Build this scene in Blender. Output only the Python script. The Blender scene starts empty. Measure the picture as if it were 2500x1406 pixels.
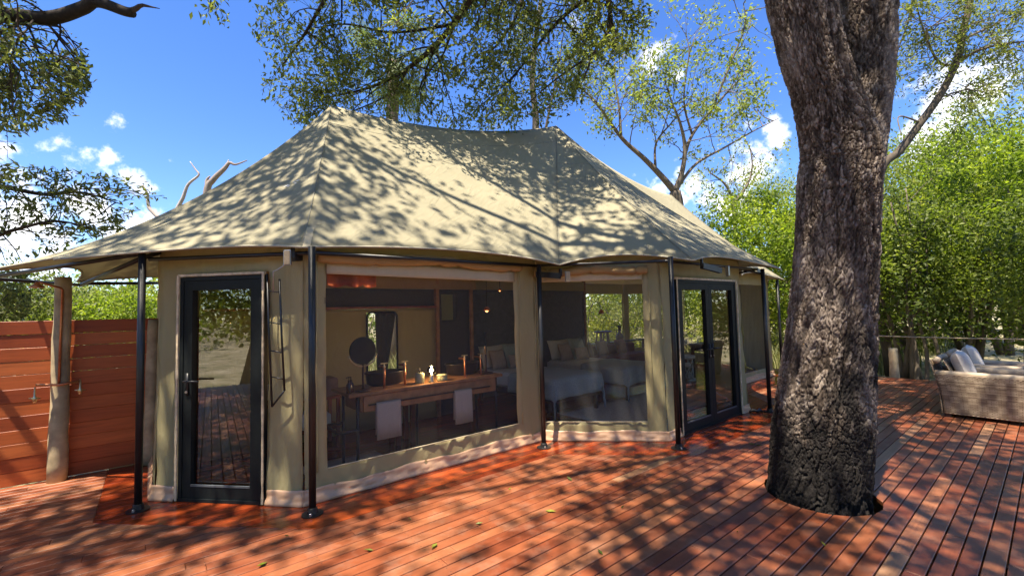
import bpy, math, random
import numpy as np
from mathutils import Matrix, Vector

random.seed(7)
rng = np.random.default_rng(11)
sc = bpy.context.scene
COL = sc.collection
rad = math.radians

# ------------------------------------------------------------------ camera
CH = 1.65
FPX = 1080.0                       # focal length in pixels of the 2500 px wide photograph
PITCH, ROLL = rad(2.9), rad(1.43)
_f = np.array([0, math.cos(PITCH), math.sin(PITCH)])
_r0 = np.array([1.0, 0, 0]); _u0 = np.cross(_r0, _f)
_r = _r0 * math.cos(ROLL) - _u0 * math.sin(ROLL)
_u = _u0 * math.cos(ROLL) + _r0 * math.sin(ROLL)
cd = bpy.data.cameras.new('camera'); cam = bpy.data.objects.new('camera', cd); COL.objects.link(cam)
cam.matrix_world = Matrix(((_r[0], _u[0], -_f[0], 0), (_r[1], _u[1], -_f[1], 0), (_r[2], _u[2], -_f[2], CH), (0, 0, 0, 1)))
cd.sensor_fit = 'HORIZONTAL'; cd.sensor_width = 36; cd.lens = 36 * FPX / 2500
cd.clip_start = 0.05; cd.clip_end = 2000
sc.camera = cam

def ray(x, y):
    return _f + _r * (x - 1250) / FPX - _u * (y - 703) / FPX
def PX(x, y, d):                   # pixel + distance along the view axis -> world point
    return np.array([0, 0, CH]) + ray(x, y) * d

# ------------------------------------------------------------------ frame of the tent and the boards
ANG = rad(39.2); CA, SA = math.cos(ANG), math.sin(ANG)
def W(p):                          # (u, v, z) -> world; u runs along the boards, v away from the camera
    p = np.asarray(p, float).reshape(-1, 3)
    return np.stack([p[:, 0] * CA - p[:, 1] * SA, p[:, 0] * SA + p[:, 1] * CA, p[:, 2]], 1)
def UV(w):
    return np.array([w[0] * CA + w[1] * SA, -w[0] * SA + w[1] * CA, w[2]])

# ------------------------------------------------------------------ sun, sky, exposure
SUN_EL = rad(71)
_sh = W([(-0.93, -0.30, 0)])[0]; _sh = _sh / np.linalg.norm(_sh)
SUN = np.array([_sh[0] * math.cos(SUN_EL), _sh[1] * math.cos(SUN_EL), math.sin(SUN_EL)])   # towards the sun
sl = bpy.data.lights.new('sun', 'SUN'); sl.energy = 5.0; sl.angle = rad(0.53); sl.color = (1.0, 0.90, 0.74)
so = bpy.data.objects.new('sun', sl); COL.objects.link(so)
so.rotation_euler = Vector(-SUN).to_track_quat('-Z', 'Y').to_euler(); so.location = (-6, -4, 30)
sc.view_settings.view_transform = 'Standard'; sc.view_settings.look = 'None'
sc.view_settings.exposure = 1.45; sc.view_settings.gamma = 1.0; sc.view_settings.use_curve_mapping = False

world = bpy.data.worlds.new('World'); sc.world = world; world.use_nodes = True
nt = world.node_tree; N = nt.nodes; L = nt.links
for n in list(N): N.remove(n)
def wn(t, **k):
    n = N.new(t)
    for a, b in k.items(): setattr(n, a, b)
    return n
def wmath(op, a, b=None, c=None, clamp=False):
    n = wn('ShaderNodeMath', operation=op, use_clamp=clamp)
    for i, x in enumerate((a, b, c)):
        if x is None: continue
        if isinstance(x, (int, float)): n.inputs[i].default_value = x
        else: L.new(x, n.inputs[i])
    return n.outputs[0]
out = wn('ShaderNodeOutputWorld'); bg = wn('ShaderNodeBackground'); bg.inputs['Strength'].default_value = 0.13
sky = wn('ShaderNodeTexSky', sky_type='NISHITA'); sky.sun_disc = False
sky.sun_elevation = SUN_EL; sky.sun_rotation = math.atan2(SUN[0], SUN[1])
sky.air_density = 1.0; sky.dust_density = 0.3; sky.ozone_density = 3.0; sky.altitude = 900
tc = wn('ShaderNodeTexCoord')
nz = wn('ShaderNodeTexNoise'); nz.inputs['Scale'].default_value = 7.0; nz.inputs['Detail'].default_value = 9; nz.inputs['Roughness'].default_value = 0.58
L.new(tc.outputs['Generated'], nz.inputs['Vector'])
nlow = wn('ShaderNodeTexNoise'); nlow.inputs['Scale'].default_value = 2.6; nlow.inputs['Detail'].default_value = 3
L.new(tc.outputs['Generated'], nlow.inputs['Vector'])
sep = wn('ShaderNodeSeparateXYZ'); L.new(tc.outputs['Generated'], sep.inputs[0])
nz2 = wn('ShaderNodeTexNoise'); nz2.inputs['Scale'].default_value = 24.0; nz2.inputs['Detail'].default_value = 8; nz2.inputs['Roughness'].default_value = 0.6
L.new(tc.outputs['Generated'], nz2.inputs['Vector'])
nfac = wmath('ADD', wmath('MULTIPLY', nz.outputs['Fac'], 0.55), wmath('MULTIPLY', nz2.outputs['Fac'], 0.45))
acc = None
# cumulus banks of the photograph: direction and angular radius in degrees
for (cx, cy, rd) in [(70, 540, 10), (230, 530, 7), (320, 560, 6), (20, 610, 10), (1830, 400, 5), (1690, 470, 5), (2440, 190, 6.5), (2330, 350, 5),
                     (1590, 130, 3.2), (1400, 60, 4.0), (1650, 190, 2.2), (272, 305, 2.0), (266, 372, 1.5), (0, 370, 2.6), (1900, 330, 3)]:
    d = ray(cx, cy); d = d / np.linalg.norm(d)
    v = wn('ShaderNodeVectorMath', operation='DISTANCE'); L.new(tc.outputs['Generated'], v.inputs[0]); v.inputs[1].default_value = tuple(d)
    g = wmath('SUBTRACT', 1.0, wmath('DIVIDE', v.outputs['Value'], math.radians(rd)))
    acc = g if acc is None else wmath('SMOOTH_MAX', acc, g, 0.15)
# fair-weather banks round the unseen horizon, thickened so white light lifts the shade
band = wmath('SUBTRACT', 0.42, wmath('MULTIPLY', wmath('ABSOLUTE', wmath('SUBTRACT', sep.outputs[2], 0.18)), 3.2))
band = wmath('ADD', band, wmath('MULTIPLY', wmath('SUBTRACT', nlow.outputs['Fac'], 0.57), 4.0))
acc = wmath('MAXIMUM', acc, band)
dens = wmath('ADD', wmath('MULTIPLY', acc, 0.8), wmath('MULTIPLY', wmath('SUBTRACT', nfac, 0.56), 5.5))
mr = wn('ShaderNodeMapRange', interpolation_type='SMOOTHSTEP'); L.new(dens, mr.inputs['Value'])
mr.inputs['From Min'].default_value = 0.0; mr.inputs['From Max'].default_value = 0.75
hs = wn('ShaderNodeHueSaturation'); hs.inputs['Hue'].default_value = 0.513; hs.inputs['Saturation'].default_value = 1.24; hs.inputs['Value'].default_value = 0.86
L.new(sky.outputs[0], hs.inputs['Color'])
mix = wn('ShaderNodeMix', data_type='RGBA'); L.new(mr.outputs[0], mix.inputs['Factor'])
L.new(hs.outputs[0], mix.inputs['A']); mix.inputs['B'].default_value = (6.2, 6.1, 6.2, 1)
L.new(mix.outputs['Result'], bg.inputs['Color']); L.new(bg.outputs[0], out.inputs[0])

# ------------------------------------------------------------------ materials
MATS = {}
class M:
    def __init__(s, name):
        s.m = bpy.data.materials.new(name); s.m.use_nodes = True
        s.t = s.m.node_tree; s.n = s.t.nodes; s.l = s.t.links
        s.b = s.n['Principled BSDF']; s.o = s.n['Material Output']; MATS[name] = s.m
    def node(s, t, **k):
        n = s.n.new(t)
        for a, b in k.items(): setattr(n, a, b)
        return n
    def set(s, **k):
        for a, b in k.items():
            s.b.inputs[a.replace('_', ' ')].default_value = b
        return s
    def coord(s, scale=(1, 1, 1), rot=0.0, kind='Object'):
        tc = s.node('ShaderNodeTexCoord'); mp = s.node('ShaderNodeMapping')
        mp.vector_type = 'TEXTURE'      # turn into the frame first, then stretch
        mp.inputs['Scale'].default_value = tuple(1 / x for x in scale); mp.inputs['Rotation'].default_value = (0, 0, rot)
        if kind == 'World':
            g = s.node('ShaderNodeNewGeometry'); s.l.new(g.outputs['Position'], mp.inputs['Vector'])
        else: s.l.new(tc.outputs[kind], mp.inputs['Vector'])
        return mp.outputs[0]
    def noise(s, vec, scale, detail=4, rough=0.55, dist=0.0):
        n = s.node('ShaderNodeTexNoise'); n.inputs['Scale'].default_value = scale; n.inputs['Detail'].default_value = detail
        n.inputs['Roughness'].default_value = rough; n.inputs['Distortion'].default_value = dist
        if vec is not None: s.l.new(vec, n.inputs['Vector'])
        return n.outputs['Fac']
    def attr(s, name='tint'):
        a = s.node('ShaderNodeAttribute'); a.attribute_name = name; return a.outputs['Fac']
    def ramp(s, fac, stops):
        r = s.node('ShaderNodeValToRGB'); e = r.color_ramp.elements
        while len(e) < len(stops): e.new(0.5)
        for i, (p, c) in enumerate(stops): e[i].position = p; e[i].color = (*c, 1) if len(c) == 3 else c
        s.l.new(fac, r.inputs[0]); return r.outputs[0]
    def math(s, op, a, b=None, c=None, clamp=False):
        n = s.node('ShaderNodeMath', operation=op, use_clamp=clamp)
        for i, x in enumerate((a, b, c)):
            if x is None: continue
            if isinstance(x, (int, float)): n.inputs[i].default_value = x
            else: s.l.new(x, n.inputs[i])
        return n.outputs[0]
    def mixc(s, fac, a, b, mode='MIX'):
        n = s.node('ShaderNodeMix', data_type='RGBA', blend_type=mode)
        for k, x in (('Factor', fac), ('A', a), ('B', b)):
            if isinstance(x, (int, float)): n.inputs[k].default_value = x
            elif isinstance(x, tuple): n.inputs[k].default_value = (*x, 1) if len(x) == 3 else x
            else: s.l.new(x, n.inputs[k])
        return n.outputs['Result']
    def color(s, c): s.l.new(c, s.b.inputs['Base Color']); return s
    def rough(s, c): s.l.new(c, s.b.inputs['Roughness']); return s
    def bump(s, h, strength=0.3, dist=0.01):
        b = s.node('ShaderNodeBump'); b.inputs['Strength'].default_value = strength; b.inputs['Distance'].default_value = dist
        s.l.new(h, b.inputs['Height']); s.l.new(b.outputs[0], s.b.inputs['Normal']); return s
    def translucent(s, col, fac):
        t = s.node('ShaderNodeBsdfTranslucent'); mx = s.node('ShaderNodeMixShader'); mx.inputs[0].default_value = fac
        if isinstance(col, tuple): t.inputs['Color'].default_value = (*col, 1)
        else: s.l.new(col, t.inputs['Color'])
        s.l.new(s.b.outputs[0], mx.inputs[1]); s.l.new(t.outputs[0], mx.inputs[2]); s.l.new(mx.outputs[0], s.o.inputs[0]); return s

def plain(name, col, rough=0.6, metal=0.0, var=0.15, scale=30, bump=0.0):
    m = M(name); v = m.coord(); n = m.noise(v, scale)
    lo = tuple(c * (1 - var) for c in col); hi = tuple(min(1, c * (1 + var)) for c in col)
    m.color(m.ramp(n, [(0.3, lo), (0.7, hi)])).set(Roughness=rough, Metallic=metal)
    if bump: m.bump(n, bump, 0.004)
    return m

def wood(name, stops, rough=0.42, stretch=(0.9, 14, 14), gloss_var=0.12, rot=ANG, wear=None, screws=False):
    m = M(name); v = m.coord(stretch, rot, 'World'); t = m.attr('tint')
    off = m.node('ShaderNodeVectorMath', operation='ADD'); cmb = m.node('ShaderNodeCombineXYZ')
    for i in range(3): m.l.new(m.math('MULTIPLY', t, 37.0 + 11 * i), cmb.inputs[i])
    # turn first, then stretch along the grain
    m.l.new(v, off.inputs[0]); m.l.new(cmb.outputs[0], off.inputs[1])
    g1 = m.noise(off.outputs[0], 1.6, 5, 0.6, 1.2); g2 = m.noise(off.outputs[0], 5.0, 6, 0.7, 0.4)
    base = m.ramp(t, stops)
    g = m.math('ADD', m.math('MULTIPLY', g1, 0.6), m.math('MULTIPLY', g2, 0.4))
    c = m.mixc(1.0, base, m.ramp(g, [(0.3, (0.62, 0.55, 0.5)), (0.5, (1, 1, 1)), (0.72, (1.22, 1.2, 1.15))]), 'MULTIPLY')
    big = m.noise(m.coord((1, 1, 1), 0, 'World'), 1.7, 4, 0.6)
    if wear: c = m.mixc(m.ramp(big, [(0.45, (0, 0, 0)), (0.75, (0.55, 0.55, 0.55))]), c, wear)
    if screws:                       # countersunk screw heads in pairs over the joists
        sp = m.node('ShaderNodeSeparateXYZ'); m.l.new(m.coord((1, 1, 1), ANG, 'World'), sp.inputs[0])
        fu = m.math('MULTIPLY', m.math('SUBTRACT', m.math('FRACT', m.math('DIVIDE', sp.outputs[0], 0.6)), 0.5), 0.6)
        fv = m.math('MULTIPLY', m.math('SUBTRACT', m.math('FRACT', m.math('DIVIDE', m.math('SUBTRACT', sp.outputs[1], 0.078), 0.101)), 0.5), 0.101)
        fv = m.math('SUBTRACT', m.math('ABSOLUTE', fv), 0.026)
        d2 = m.math('ADD', m.math('MULTIPLY', fu, fu), m.math('MULTIPLY', fv, fv))
        c = m.mixc(m.math('MULTIPLY', m.math('LESS_THAN', d2, 0.0045 ** 2), 0.8), c, (0.035, 0.022, 0.018))
        dust = m.noise(m.coord((1, 1, 1), 0, 'World'), 4.5, 7, 0.7)
        c = m.mixc(m.ramp(dust, [(0.5, (0, 0, 0)), (0.72, (0.30, 0.30, 0.30))]), c, (0.36, 0.25, 0.18))
    m.color(c); m.rough(m.math('ADD', rough - gloss_var / 2, m.math('MULTIPLY', g2, gloss_var)))
    m.bump(g, 0.18, 0.003)
    return m

deck_m = wood('deck_wood', [(0.0, (0.105, 0.022, 0.009)), (0.35, (0.18, 0.044, 0.017)), (0.6, (0.25, 0.071, 0.027)), (0.82, (0.30, 0.11, 0.047)), (1.0, (0.32, 0.165, 0.085))], 0.42, wear=(0.33, 0.135, 0.065), screws=True)
plat_m = wood('oiled_wood', [(0.0, (0.13, 0.018, 0.005)), (0.5, (0.22, 0.033, 0.008)), (1.0, (0.31, 0.06, 0.013))], 0.20, gloss_var=0.14)
fence_m = wood('fence_wood', [(0.0, (0.30, 0.055, 0.012)), (0.5, (0.44, 0.095, 0.020)), (1.0, (0.54, 0.14, 0.034))], 0.5)
log_m = plain('weathered_log', (0.40, 0.315, 0.185), 0.85, 0, 0.35, 6, 0.5)
def canvas(name, col, fac=0.12, stain=0.16):
    m = M(name); v = m.coord((1, 1, 1), 0, 'World')
    big = m.noise(v, 1.3, 5, 0.6); weave = m.noise(v, 260, 2, 0.5); mid = m.noise(m.coord((3, 3, 0.6), 0, 'World'), 3.0, 4, 0.6)
    c = m.mixc(m.math('MULTIPLY', big, 0.9), tuple(x * (1 - stain) for x in col), tuple(x * (1 + stain) for x in col))
    c = m.mixc(m.math('MULTIPLY', m.math('SUBTRACT', mid, 0.5, None, True), 0.8), c, tuple(x * 0.62 for x in col))
    m.color(c).set(Roughness=0.8); m.b.inputs['Specular IOR Level'].default_value = 0.2
    fold = m.noise(m.coord((1.2, 5.0, 1.6), ANG + 0.5, 'World'), 1.6, 4, 0.55, 1.5)
    m.bump(m.math('ADD', m.math('ADD', m.math('MULTIPLY', weave, 0.12), m.math('MULTIPLY', mid, .4)), m.math('MULTIPLY', fold, 1.2)), 0.6, 0.022)
    if fac: m.translucent(tuple(x * 0.9 for x in col), fac)
    return m
roof_m = canvas('roof_canvas', (0.435, 0.395, 0.27), 0.34, 0.22)
wall_m = canvas('wall_canvas', (0.56, 0.49, 0.265), 0.38)
flap_m = canvas('flap_canvas', (0.37, 0.25, 0.12), 0.05)
trim_m = canvas('trim_canvas', (0.50, 0.42, 0.28), 0.0)
pvc_m = plain('pvc_skirting', (0.58, 0.36, 0.22), 0.34, 0, 0.10, 5, 0.4)
black_m = plain('black_metal', (0.012, 0.012, 0.013), 0.42, 0.0, 0.3, 12)
dark_m = plain('dark_frame', (0.010, 0.013, 0.014), 0.5, 0.0, 0.15)
steel_m = plain('bare_steel', (0.45, 0.45, 0.45), 0.3, 0.9, 0.1)
tan_m = plain('tan_cap', (0.42, 0.32, 0.19), 0.6, 0, 0.2, 60)
dark_m.b.inputs['Specular IOR Level'].default_value = 0.2
pale_wood_m = plain('pale_batten', (0.62, 0.50, 0.32), 0.75, 0, 0.3, 18, 0.4)
copper_m = plain('copper', (0.55, 0.24, 0.12), 0.35, 0.9, 0.2)
brass_m = plain('brass', (0.72, 0.55, 0.30), 0.3, 0.9, 0.1)
rope_m = plain('rope', (0.38, 0.30, 0.18), 0.9, 0, 0.3, 90)
vwood_m = plain('table_wood', (0.33, 0.17, 0.075), 0.5, 0, 0.3, 9, 0.2)
dwood_m = plain('dark_wood', (0.055, 0.028, 0.018), 0.45, 0, 0.3, 9, 0.2)
rwood_m = plain('red_wood', (0.23, 0.06, 0.03), 0.5, 0, 0.25, 9, 0.2)
white_m = plain('white_linen', (0.76, 0.74, 0.71), 0.9, 0, 0.06, 14, 0.3)
towel_m = plain('towel', (0.50, 0.42, 0.36), 0.95, 0, 0.1, 140, 0.6)
throw_m = plain('blue_grey_throw', (0.42, 0.48, 0.49), 0.95, 0, 0.22, 70, 0.8)
pink_m = plain('dusty_pillow', (0.52, 0.40, 0.34), 0.9, 0, 0.12, 25, 0.3)
sage_m = plain('sage_pillow', (0.33, 0.40, 0.40), 0.9, 0, 0.1, 25, 0.3)
cush_m = plain('grey_cushion', (0.56, 0.51, 0.45), 0.9, 0, 0.1, 40, 0.4)
rug_m = plain('woven_rug', (0.58, 0.51, 0.45), 0.95, 0, 0.25, 45, 0.6)
stone_m = plain('carved_stool_wood', (0.62, 0.52, 0.38), 0.7, 0, 0.15, 20, 0.3)
slate_m = plain('black_basin', (0.018, 0.020, 0.022), 0.28, 0.1, 0.2)
mint_m = plain('mint_canister', (0.30, 0.34, 0.22), 0.5, 0, 0.15)
bottle_m = plain('amber_bottle', (0.05, 0.022, 0.012), 0.15)
redlamp_m = plain('red_shade', (0.50, 0.12, 0.04), 0.35, 0.3, 0.1)
clay_m = plain('dark_clay', (0.03, 0.02, 0.018), 0.35)
sofa_red_m = plain('plum_upholstery', (0.16, 0.045, 0.045), 0.85, 0, 0.2, 12)
leather_m = plain('brown_leather', (0.16, 0.10, 0.08), 0.6, 0, 0.25, 10)
soil_m = M('sandy_ground')
_v = soil_m.coord((1, 1, 1), 0, 'World')
soil_m.color(soil_m.ramp(soil_m.noise(_v, 1.2, 8, 0.65), [(0.32, (0.10, 0.115, 0.035)), (0.5, (0.30, 0.25, 0.14)), (0.7, (0.50, 0.43, 0.29))])).set(Roughness=0.95)
soil_m.bump(soil_m.noise(_v, 14, 6), 0.6, 0.05)

def emit(name, col, strength):
    m = M(name); m.set(Roughness=0.4); m.b.inputs['Base Color'].default_value = (*col, 1)
    m.b.inputs['Emission Color'].default_value = (*col, 1); m.b.inputs['Emission Strength'].default_value = strength; return m
bulb_m = emit('lit_filament', (1.0, 0.62, 0.25), 40.0)
glow_m = emit('lit_lamp', (1.0, 0.36, 0.10), 3.5)

def glass(name, refl, tint):
    m = M(name); m.n.remove(m.b)
    g = m.node('ShaderNodeBsdfGlossy'); g.inputs['Roughness'].default_value = 0.012; g.inputs['Color'].default_value = (0.95, 0.97, 1.0, 1)
    t = m.node('ShaderNodeBsdfTransparent'); t.inputs['Color'].default_value = (*tint, 1)
    fr = m.node('ShaderNodeFresnel'); fr.inputs['IOR'].default_value = 1.5
    f = m.math('ADD', refl, m.math('MULTIPLY', fr.outputs[0], 1.0), None, True)
    mx = m.node('ShaderNodeMixShader'); m.l.new(f, mx.inputs[0]); m.l.new(t.outputs[0], mx.inputs[1]); m.l.new(g.outputs[0], mx.inputs[2]); m.l.new(mx.outputs[0], m.o.inputs[0])
    return m
glass_m = glass('coated_glass', 0.12, (0.78, 0.80, 0.75))
clear_m = glass('clear_glass', 0.02, (0.97, 0.95, 0.9))
mirror_m = plain('mirror_glass', (0.8, 0.8, 0.8), 0.03, 1.0, 0.01)
screen_m = M('insect_screen')
screen_m.n.remove(screen_m.b)
_d = screen_m.node('ShaderNodeBsdfDiffuse'); _d.inputs['Color'].default_value = (0.12, 0.12, 0.115, 1)
_t = screen_m.node('ShaderNodeBsdfTransparent'); _x = screen_m.node('ShaderNodeMixShader')
_sv = screen_m.coord((1, 1, 1), 0, 'World'); _f0 = screen_m.math('ADD', 0.23, screen_m.math('MULTIPLY', screen_m.noise(_sv, 2.2, 3), 0.10))
screen_m.l.new(_f0, _x.inputs[0]); screen_m.l.new(_t.outputs[0], _x.inputs[1]); screen_m.l.new(_d.outputs[0], _x.inputs[2]); screen_m.l.new(_x.outputs[0], screen_m.o.inputs[0])

def leafmat(name, dark, mid, light, trans=0.38):
    m = M(name); t = m.attr('tint')
    c = m.ramp(t, [(0.0, dark), (0.5, mid), (1.0, light)])
    m.color(c).set(Roughness=0.5); m.b.inputs['Specular IOR Level'].default_value = 0.35
    m.translucent(m.mixc(1.0, c, (1.25, 1.35, 0.55), 'MULTIPLY'), trans); return m
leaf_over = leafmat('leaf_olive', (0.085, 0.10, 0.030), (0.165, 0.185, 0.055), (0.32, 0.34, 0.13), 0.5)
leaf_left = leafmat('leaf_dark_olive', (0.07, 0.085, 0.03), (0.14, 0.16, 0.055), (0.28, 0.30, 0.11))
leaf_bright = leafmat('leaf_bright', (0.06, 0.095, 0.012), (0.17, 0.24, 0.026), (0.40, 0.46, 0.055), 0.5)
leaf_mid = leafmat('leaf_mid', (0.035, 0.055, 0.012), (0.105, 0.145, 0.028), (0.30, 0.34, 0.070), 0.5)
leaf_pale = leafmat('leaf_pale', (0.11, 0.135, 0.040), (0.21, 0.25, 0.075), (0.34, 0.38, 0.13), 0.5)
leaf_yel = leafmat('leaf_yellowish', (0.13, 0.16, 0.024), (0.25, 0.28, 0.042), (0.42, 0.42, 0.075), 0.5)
grass_m = leafmat('grass_blades', (0.09, 0.11, 0.03), (0.20, 0.21, 0.08), (0.40, 0.38, 0.20), 0.3)
palm_m = leafmat('palm_frond', (0.06, 0.09, 0.03), (0.11, 0.15, 0.05), (0.20, 0.24, 0.09), 0.35)

def barkmat(name, stops, scale=9, char=False, bump=0.5):
    m = M(name); v = m.coord((1, 1, 0.35), 0, 'World'); t = m.attr('tint')
    n = m.noise(v, scale, 6, 0.65)
    streak = m.noise(m.coord((1, 1, 0.13), 0, 'World'), scale * 3.2, 4, 0.6, 0.5)
    c = m.ramp(m.math('ADD', m.math('ADD', m.math('MULTIPLY', n, 0.30), m.math('MULTIPLY', streak, 0.35)), m.math('MULTIPLY', t, 0.35)), stops)
    if char:
        sp = m.node('ShaderNodeSeparateXYZ'); g = m.node('ShaderNodeNewGeometry'); m.l.new(g.outputs['Position'], sp.inputs[0])
        blot = m.noise(m.coord((1, 1, 0.55), 0, 'World'), 2.6, 5, 0.62, 0.4)
        k = m.math('ADD', m.math('MULTIPLY', blot, 4.0), m.math('MULTIPLY', m.math('SUBTRACT', 0.55, sp.outputs[2]), 0.9))
        pale = m.ramp(m.noise(m.coord((1, 1, 0.4), 0, 'World'), 1.9, 5, 0.6), [(0.52, (0, 0, 0)), (0.66, (0.6, 0.6, 0.6))])
        c = m.mixc(pale, c, m.ramp(n, [(0.3, (0.12, 0.09, 0.07)), (0.55, (0.40, 0.33, 0.28)), (0.75, (0.60, 0.52, 0.45))]))
        k = m.ramp(m.math('SUBTRACT', k, 1.55), [(0.0, (0, 0, 0)), (0.55, (0.93, 0.93, 0.93))])
        c = m.mixc(k, c, (0.010, 0.009, 0.009))
    m.color(c).set(Roughness=0.85); m.b.inputs['Specular IOR Level'].default_value = 0.25
    m.bump(m.noise(v, scale * 7, 5, 0.7), bump, 0.01); return m
bark_big = barkmat('plated_bark', [(0.32, (0.020, 0.014, 0.010)), (0.45, (0.066, 0.047, 0.034)), (0.56, (0.15, 0.112, 0.084)), (0.70, (0.38, 0.315, 0.26))], 22, True, 0.8)
bark_dk = barkmat('dark_branch_bark', [(0.3, (0.022, 0.016, 0.013)), (0.7, (0.085, 0.062, 0.048))])
bark_gr = barkmat('grey_branch_bark', [(0.3, (0.075, 0.058, 0.042)), (0.7, (0.21, 0.17, 0.125))])
bark_dead = barkmat('dead_wood', [(0.3, (0.22, 0.17, 0.14)), (0.7, (0.50, 0.43, 0.38))])
wick_m = M('wicker')
_w = wick_m.coord((1, 1, 1), ANG, 'World'); _wn = wick_m.noise(_w, 55, 3); _t = wick_m.attr('tint')
wick_m.color(wick_m.mixc(wick_m.math('MULTIPLY', _wn, 0.5), wick_m.ramp(_t, [(0.0, (0.12, 0.075, 0.040)), (0.5, (0.34, 0.25, 0.155)), (1.0, (0.60, 0.48, 0.33))]), (0.26, 0.18, 0.125))).set(Roughness=0.55)

# ------------------------------------------------------------------ mesh helpers
class G:
    """collects shapes; space 'uv' = tent frame, 'w' = world"""
    def __init__(s, space='uv'): s.v = []; s.f = []; s.space = space; s.t = []
    def add(s, vs, fs, tint=None):
        b = len(s.v); s.v += [tuple(map(float, p)) for p in vs]; s.f += [tuple(b + i for i in f) for f in fs]
        s.t += [tint if tint is not None else 0.5] * len(vs); return s
    def box(s, c, sz, rz=0.0, ch=0.0, tint=None):
        hx, hy, hz = sz[0] / 2, sz[1] / 2, sz[2] / 2; co, si = math.cos(rz), math.sin(rz)
        def tr(x, y, z): return (c[0] + x * co - y * si, c[1] + x * si + y * co, c[2] + z)
        if ch <= 0:
            vs = [tr(x, y, z) for z in (-hz, hz) for x, y in ((-hx, -hy), (hx, -hy), (hx, hy), (-hx, hy))]
            return s.add(vs, [(3, 2, 1, 0), (4, 5, 6, 7), (0, 1, 5, 4), (1, 2, 6, 5), (2, 3, 7, 6), (3, 0, 4, 7)], tint)
        rings = []
        for z, i in ((-hz, ch), (-hz + ch, 0), (hz - ch, 0), (hz, ch)):
            rings.append([tr(x, y, z) for x, y in ((-hx + i, -hy + i), (hx - i, -hy + i), (hx - i, hy - i), (-hx + i, hy - i))])
        vs = [p for r in rings for p in r]; fs = [(3, 2, 1, 0), (12, 13, 14, 15)]
        for k in range(3):
            for j in range(4): a = k * 4 + j; b2 = k * 4 + (j + 1) % 4; fs.append((a, b2, b2 + 4, a + 4))
        return s.add(vs, fs, tint)
    def bar(s, a, b, w, h=None, up=(0, 0, 1), tint=None):
        h = w if h is None else h; a = np.array(a, float); b = np.array(b, float); d = b - a; d /= np.linalg.norm(d)
        x = np.cross(d, up)
        if np.linalg.norm(x) < 1e-4: x = np.cross(d, (1, 0, 0))
        x /= np.linalg.norm(x); y = np.cross(x, d)
        vs = [p + x * i * w / 2 + y * j * h / 2 for p in (a, b) for i, j in ((-1, -1), (1, -1), (1, 1), (-1, 1))]
        return s.add(vs, [(3, 2, 1, 0), (4, 5, 6, 7), (0, 1, 5, 4), (1, 2, 6, 5), (2, 3, 7, 6), (3, 0, 4, 7)], tint)
    def tube(s, pts, r, n=8, cap=True, tint=None):
        pts = [np.array(p, float) for p in pts]; m = len(pts)
        r = [r] * m if isinstance(r, (int, float)) else list(r)
        vs = []; px = None
        for i in range(m):
            d = pts[min(i + 1, m - 1)] - pts[max(i - 1, 0)]; d = d / (np.linalg.norm(d) + 1e-9)
            if px is None:
                px = np.cross(d, (0, 0, 1));
                if np.linalg.norm(px) < 1e-3: px = np.cross(d, (1, 0, 0))
            px = px - d * (px @ d); px /= np.linalg.norm(px) + 1e-9; py = np.cross(d, px)
            for k in range(n):
                a = 2 * math.pi * k / n; vs.append(pts[i] + (px * math.cos(a) + py * math.sin(a)) * r[i])
        fs = [(i * n + k, i * n + (k + 1) % n, (i + 1) * n + (k + 1) % n, (i + 1) * n + k) for i in range(m - 1) for k in range(n)]
        if cap: fs += [tuple(reversed(range(n))), tuple(range((m - 1) * n, m * n))]
        return s.add(vs, fs, tint)
    def lathe(s, prof, c, n=20, axis='z', tint=None):
        vs = []; fs = []
        for (r, z) in prof:
            for k in range(n):
                a = 2 * math.pi * k / n; x, y = r * math.cos(a), r * math.sin(a)
                vs.append((c[0] + x, c[1] + y, c[2] + z) if axis == 'z' else (c[0] + x, c[1] + z, c[2] + y))
        for i in range(len(prof) - 1):
            for k in range(n): fs.append((i * n + k, i * n + (k + 1) % n, (i + 1) * n + (k + 1) % n, (i + 1) * n + k))
        if prof[0][0] > 1e-4: fs.append(tuple(reversed(range(n))))
        if prof[-1][0] > 1e-4: fs.append(tuple(range((len(prof) - 1) * n, len(prof) * n)))
        return s.add(vs, fs, tint)
    def grid(s, P, skip=None, tint=None):
        P = np.asarray(P, float); a, b = P.shape[:2]
        fs = [(i * b + j, (i + 1) * b + j, (i + 1) * b + j + 1, i * b + j + 1) for i in range(a - 1) for j in range(b - 1) if not (skip and skip(i, j))]
        return s.add(P.reshape(-1, 3), fs, tint)
    def pillow(s, c, size, rz=0, tilt=0.0, n=14, puff=1.0):
        w, h, t = size; co, si = math.cos(rz), math.sin(rz)
        for sgn in (1, -1):
            P = np.zeros((n, n, 3))
            for i in range(n):
                for j in range(n):
                    a = i / (n - 1) * 2 - 1; b = j / (n - 1) * 2 - 1
                    th = t / 2 * ((1 - a ** 4) * (1 - b ** 4)) ** 0.5 * puff
                    pin = 1 - 0.07 * (1 - abs(a)) * abs(b) ** 3; pin2 = 1 - 0.07 * (1 - abs(b)) * abs(a) ** 3
                    x = a * w / 2 * pin2; z = b * h / 2 * pin + h / 2; y = sgn * th
                    y, z = y * math.cos(tilt) + z * math.sin(tilt), z * math.cos(tilt) - y * math.sin(tilt)
                    P[i, j] = (c[0] + x * co - y * si, c[1] + x * si + y * co, c[2] + z)
            s.grid(P if sgn < 0 else P[::-1])
        return s
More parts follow.
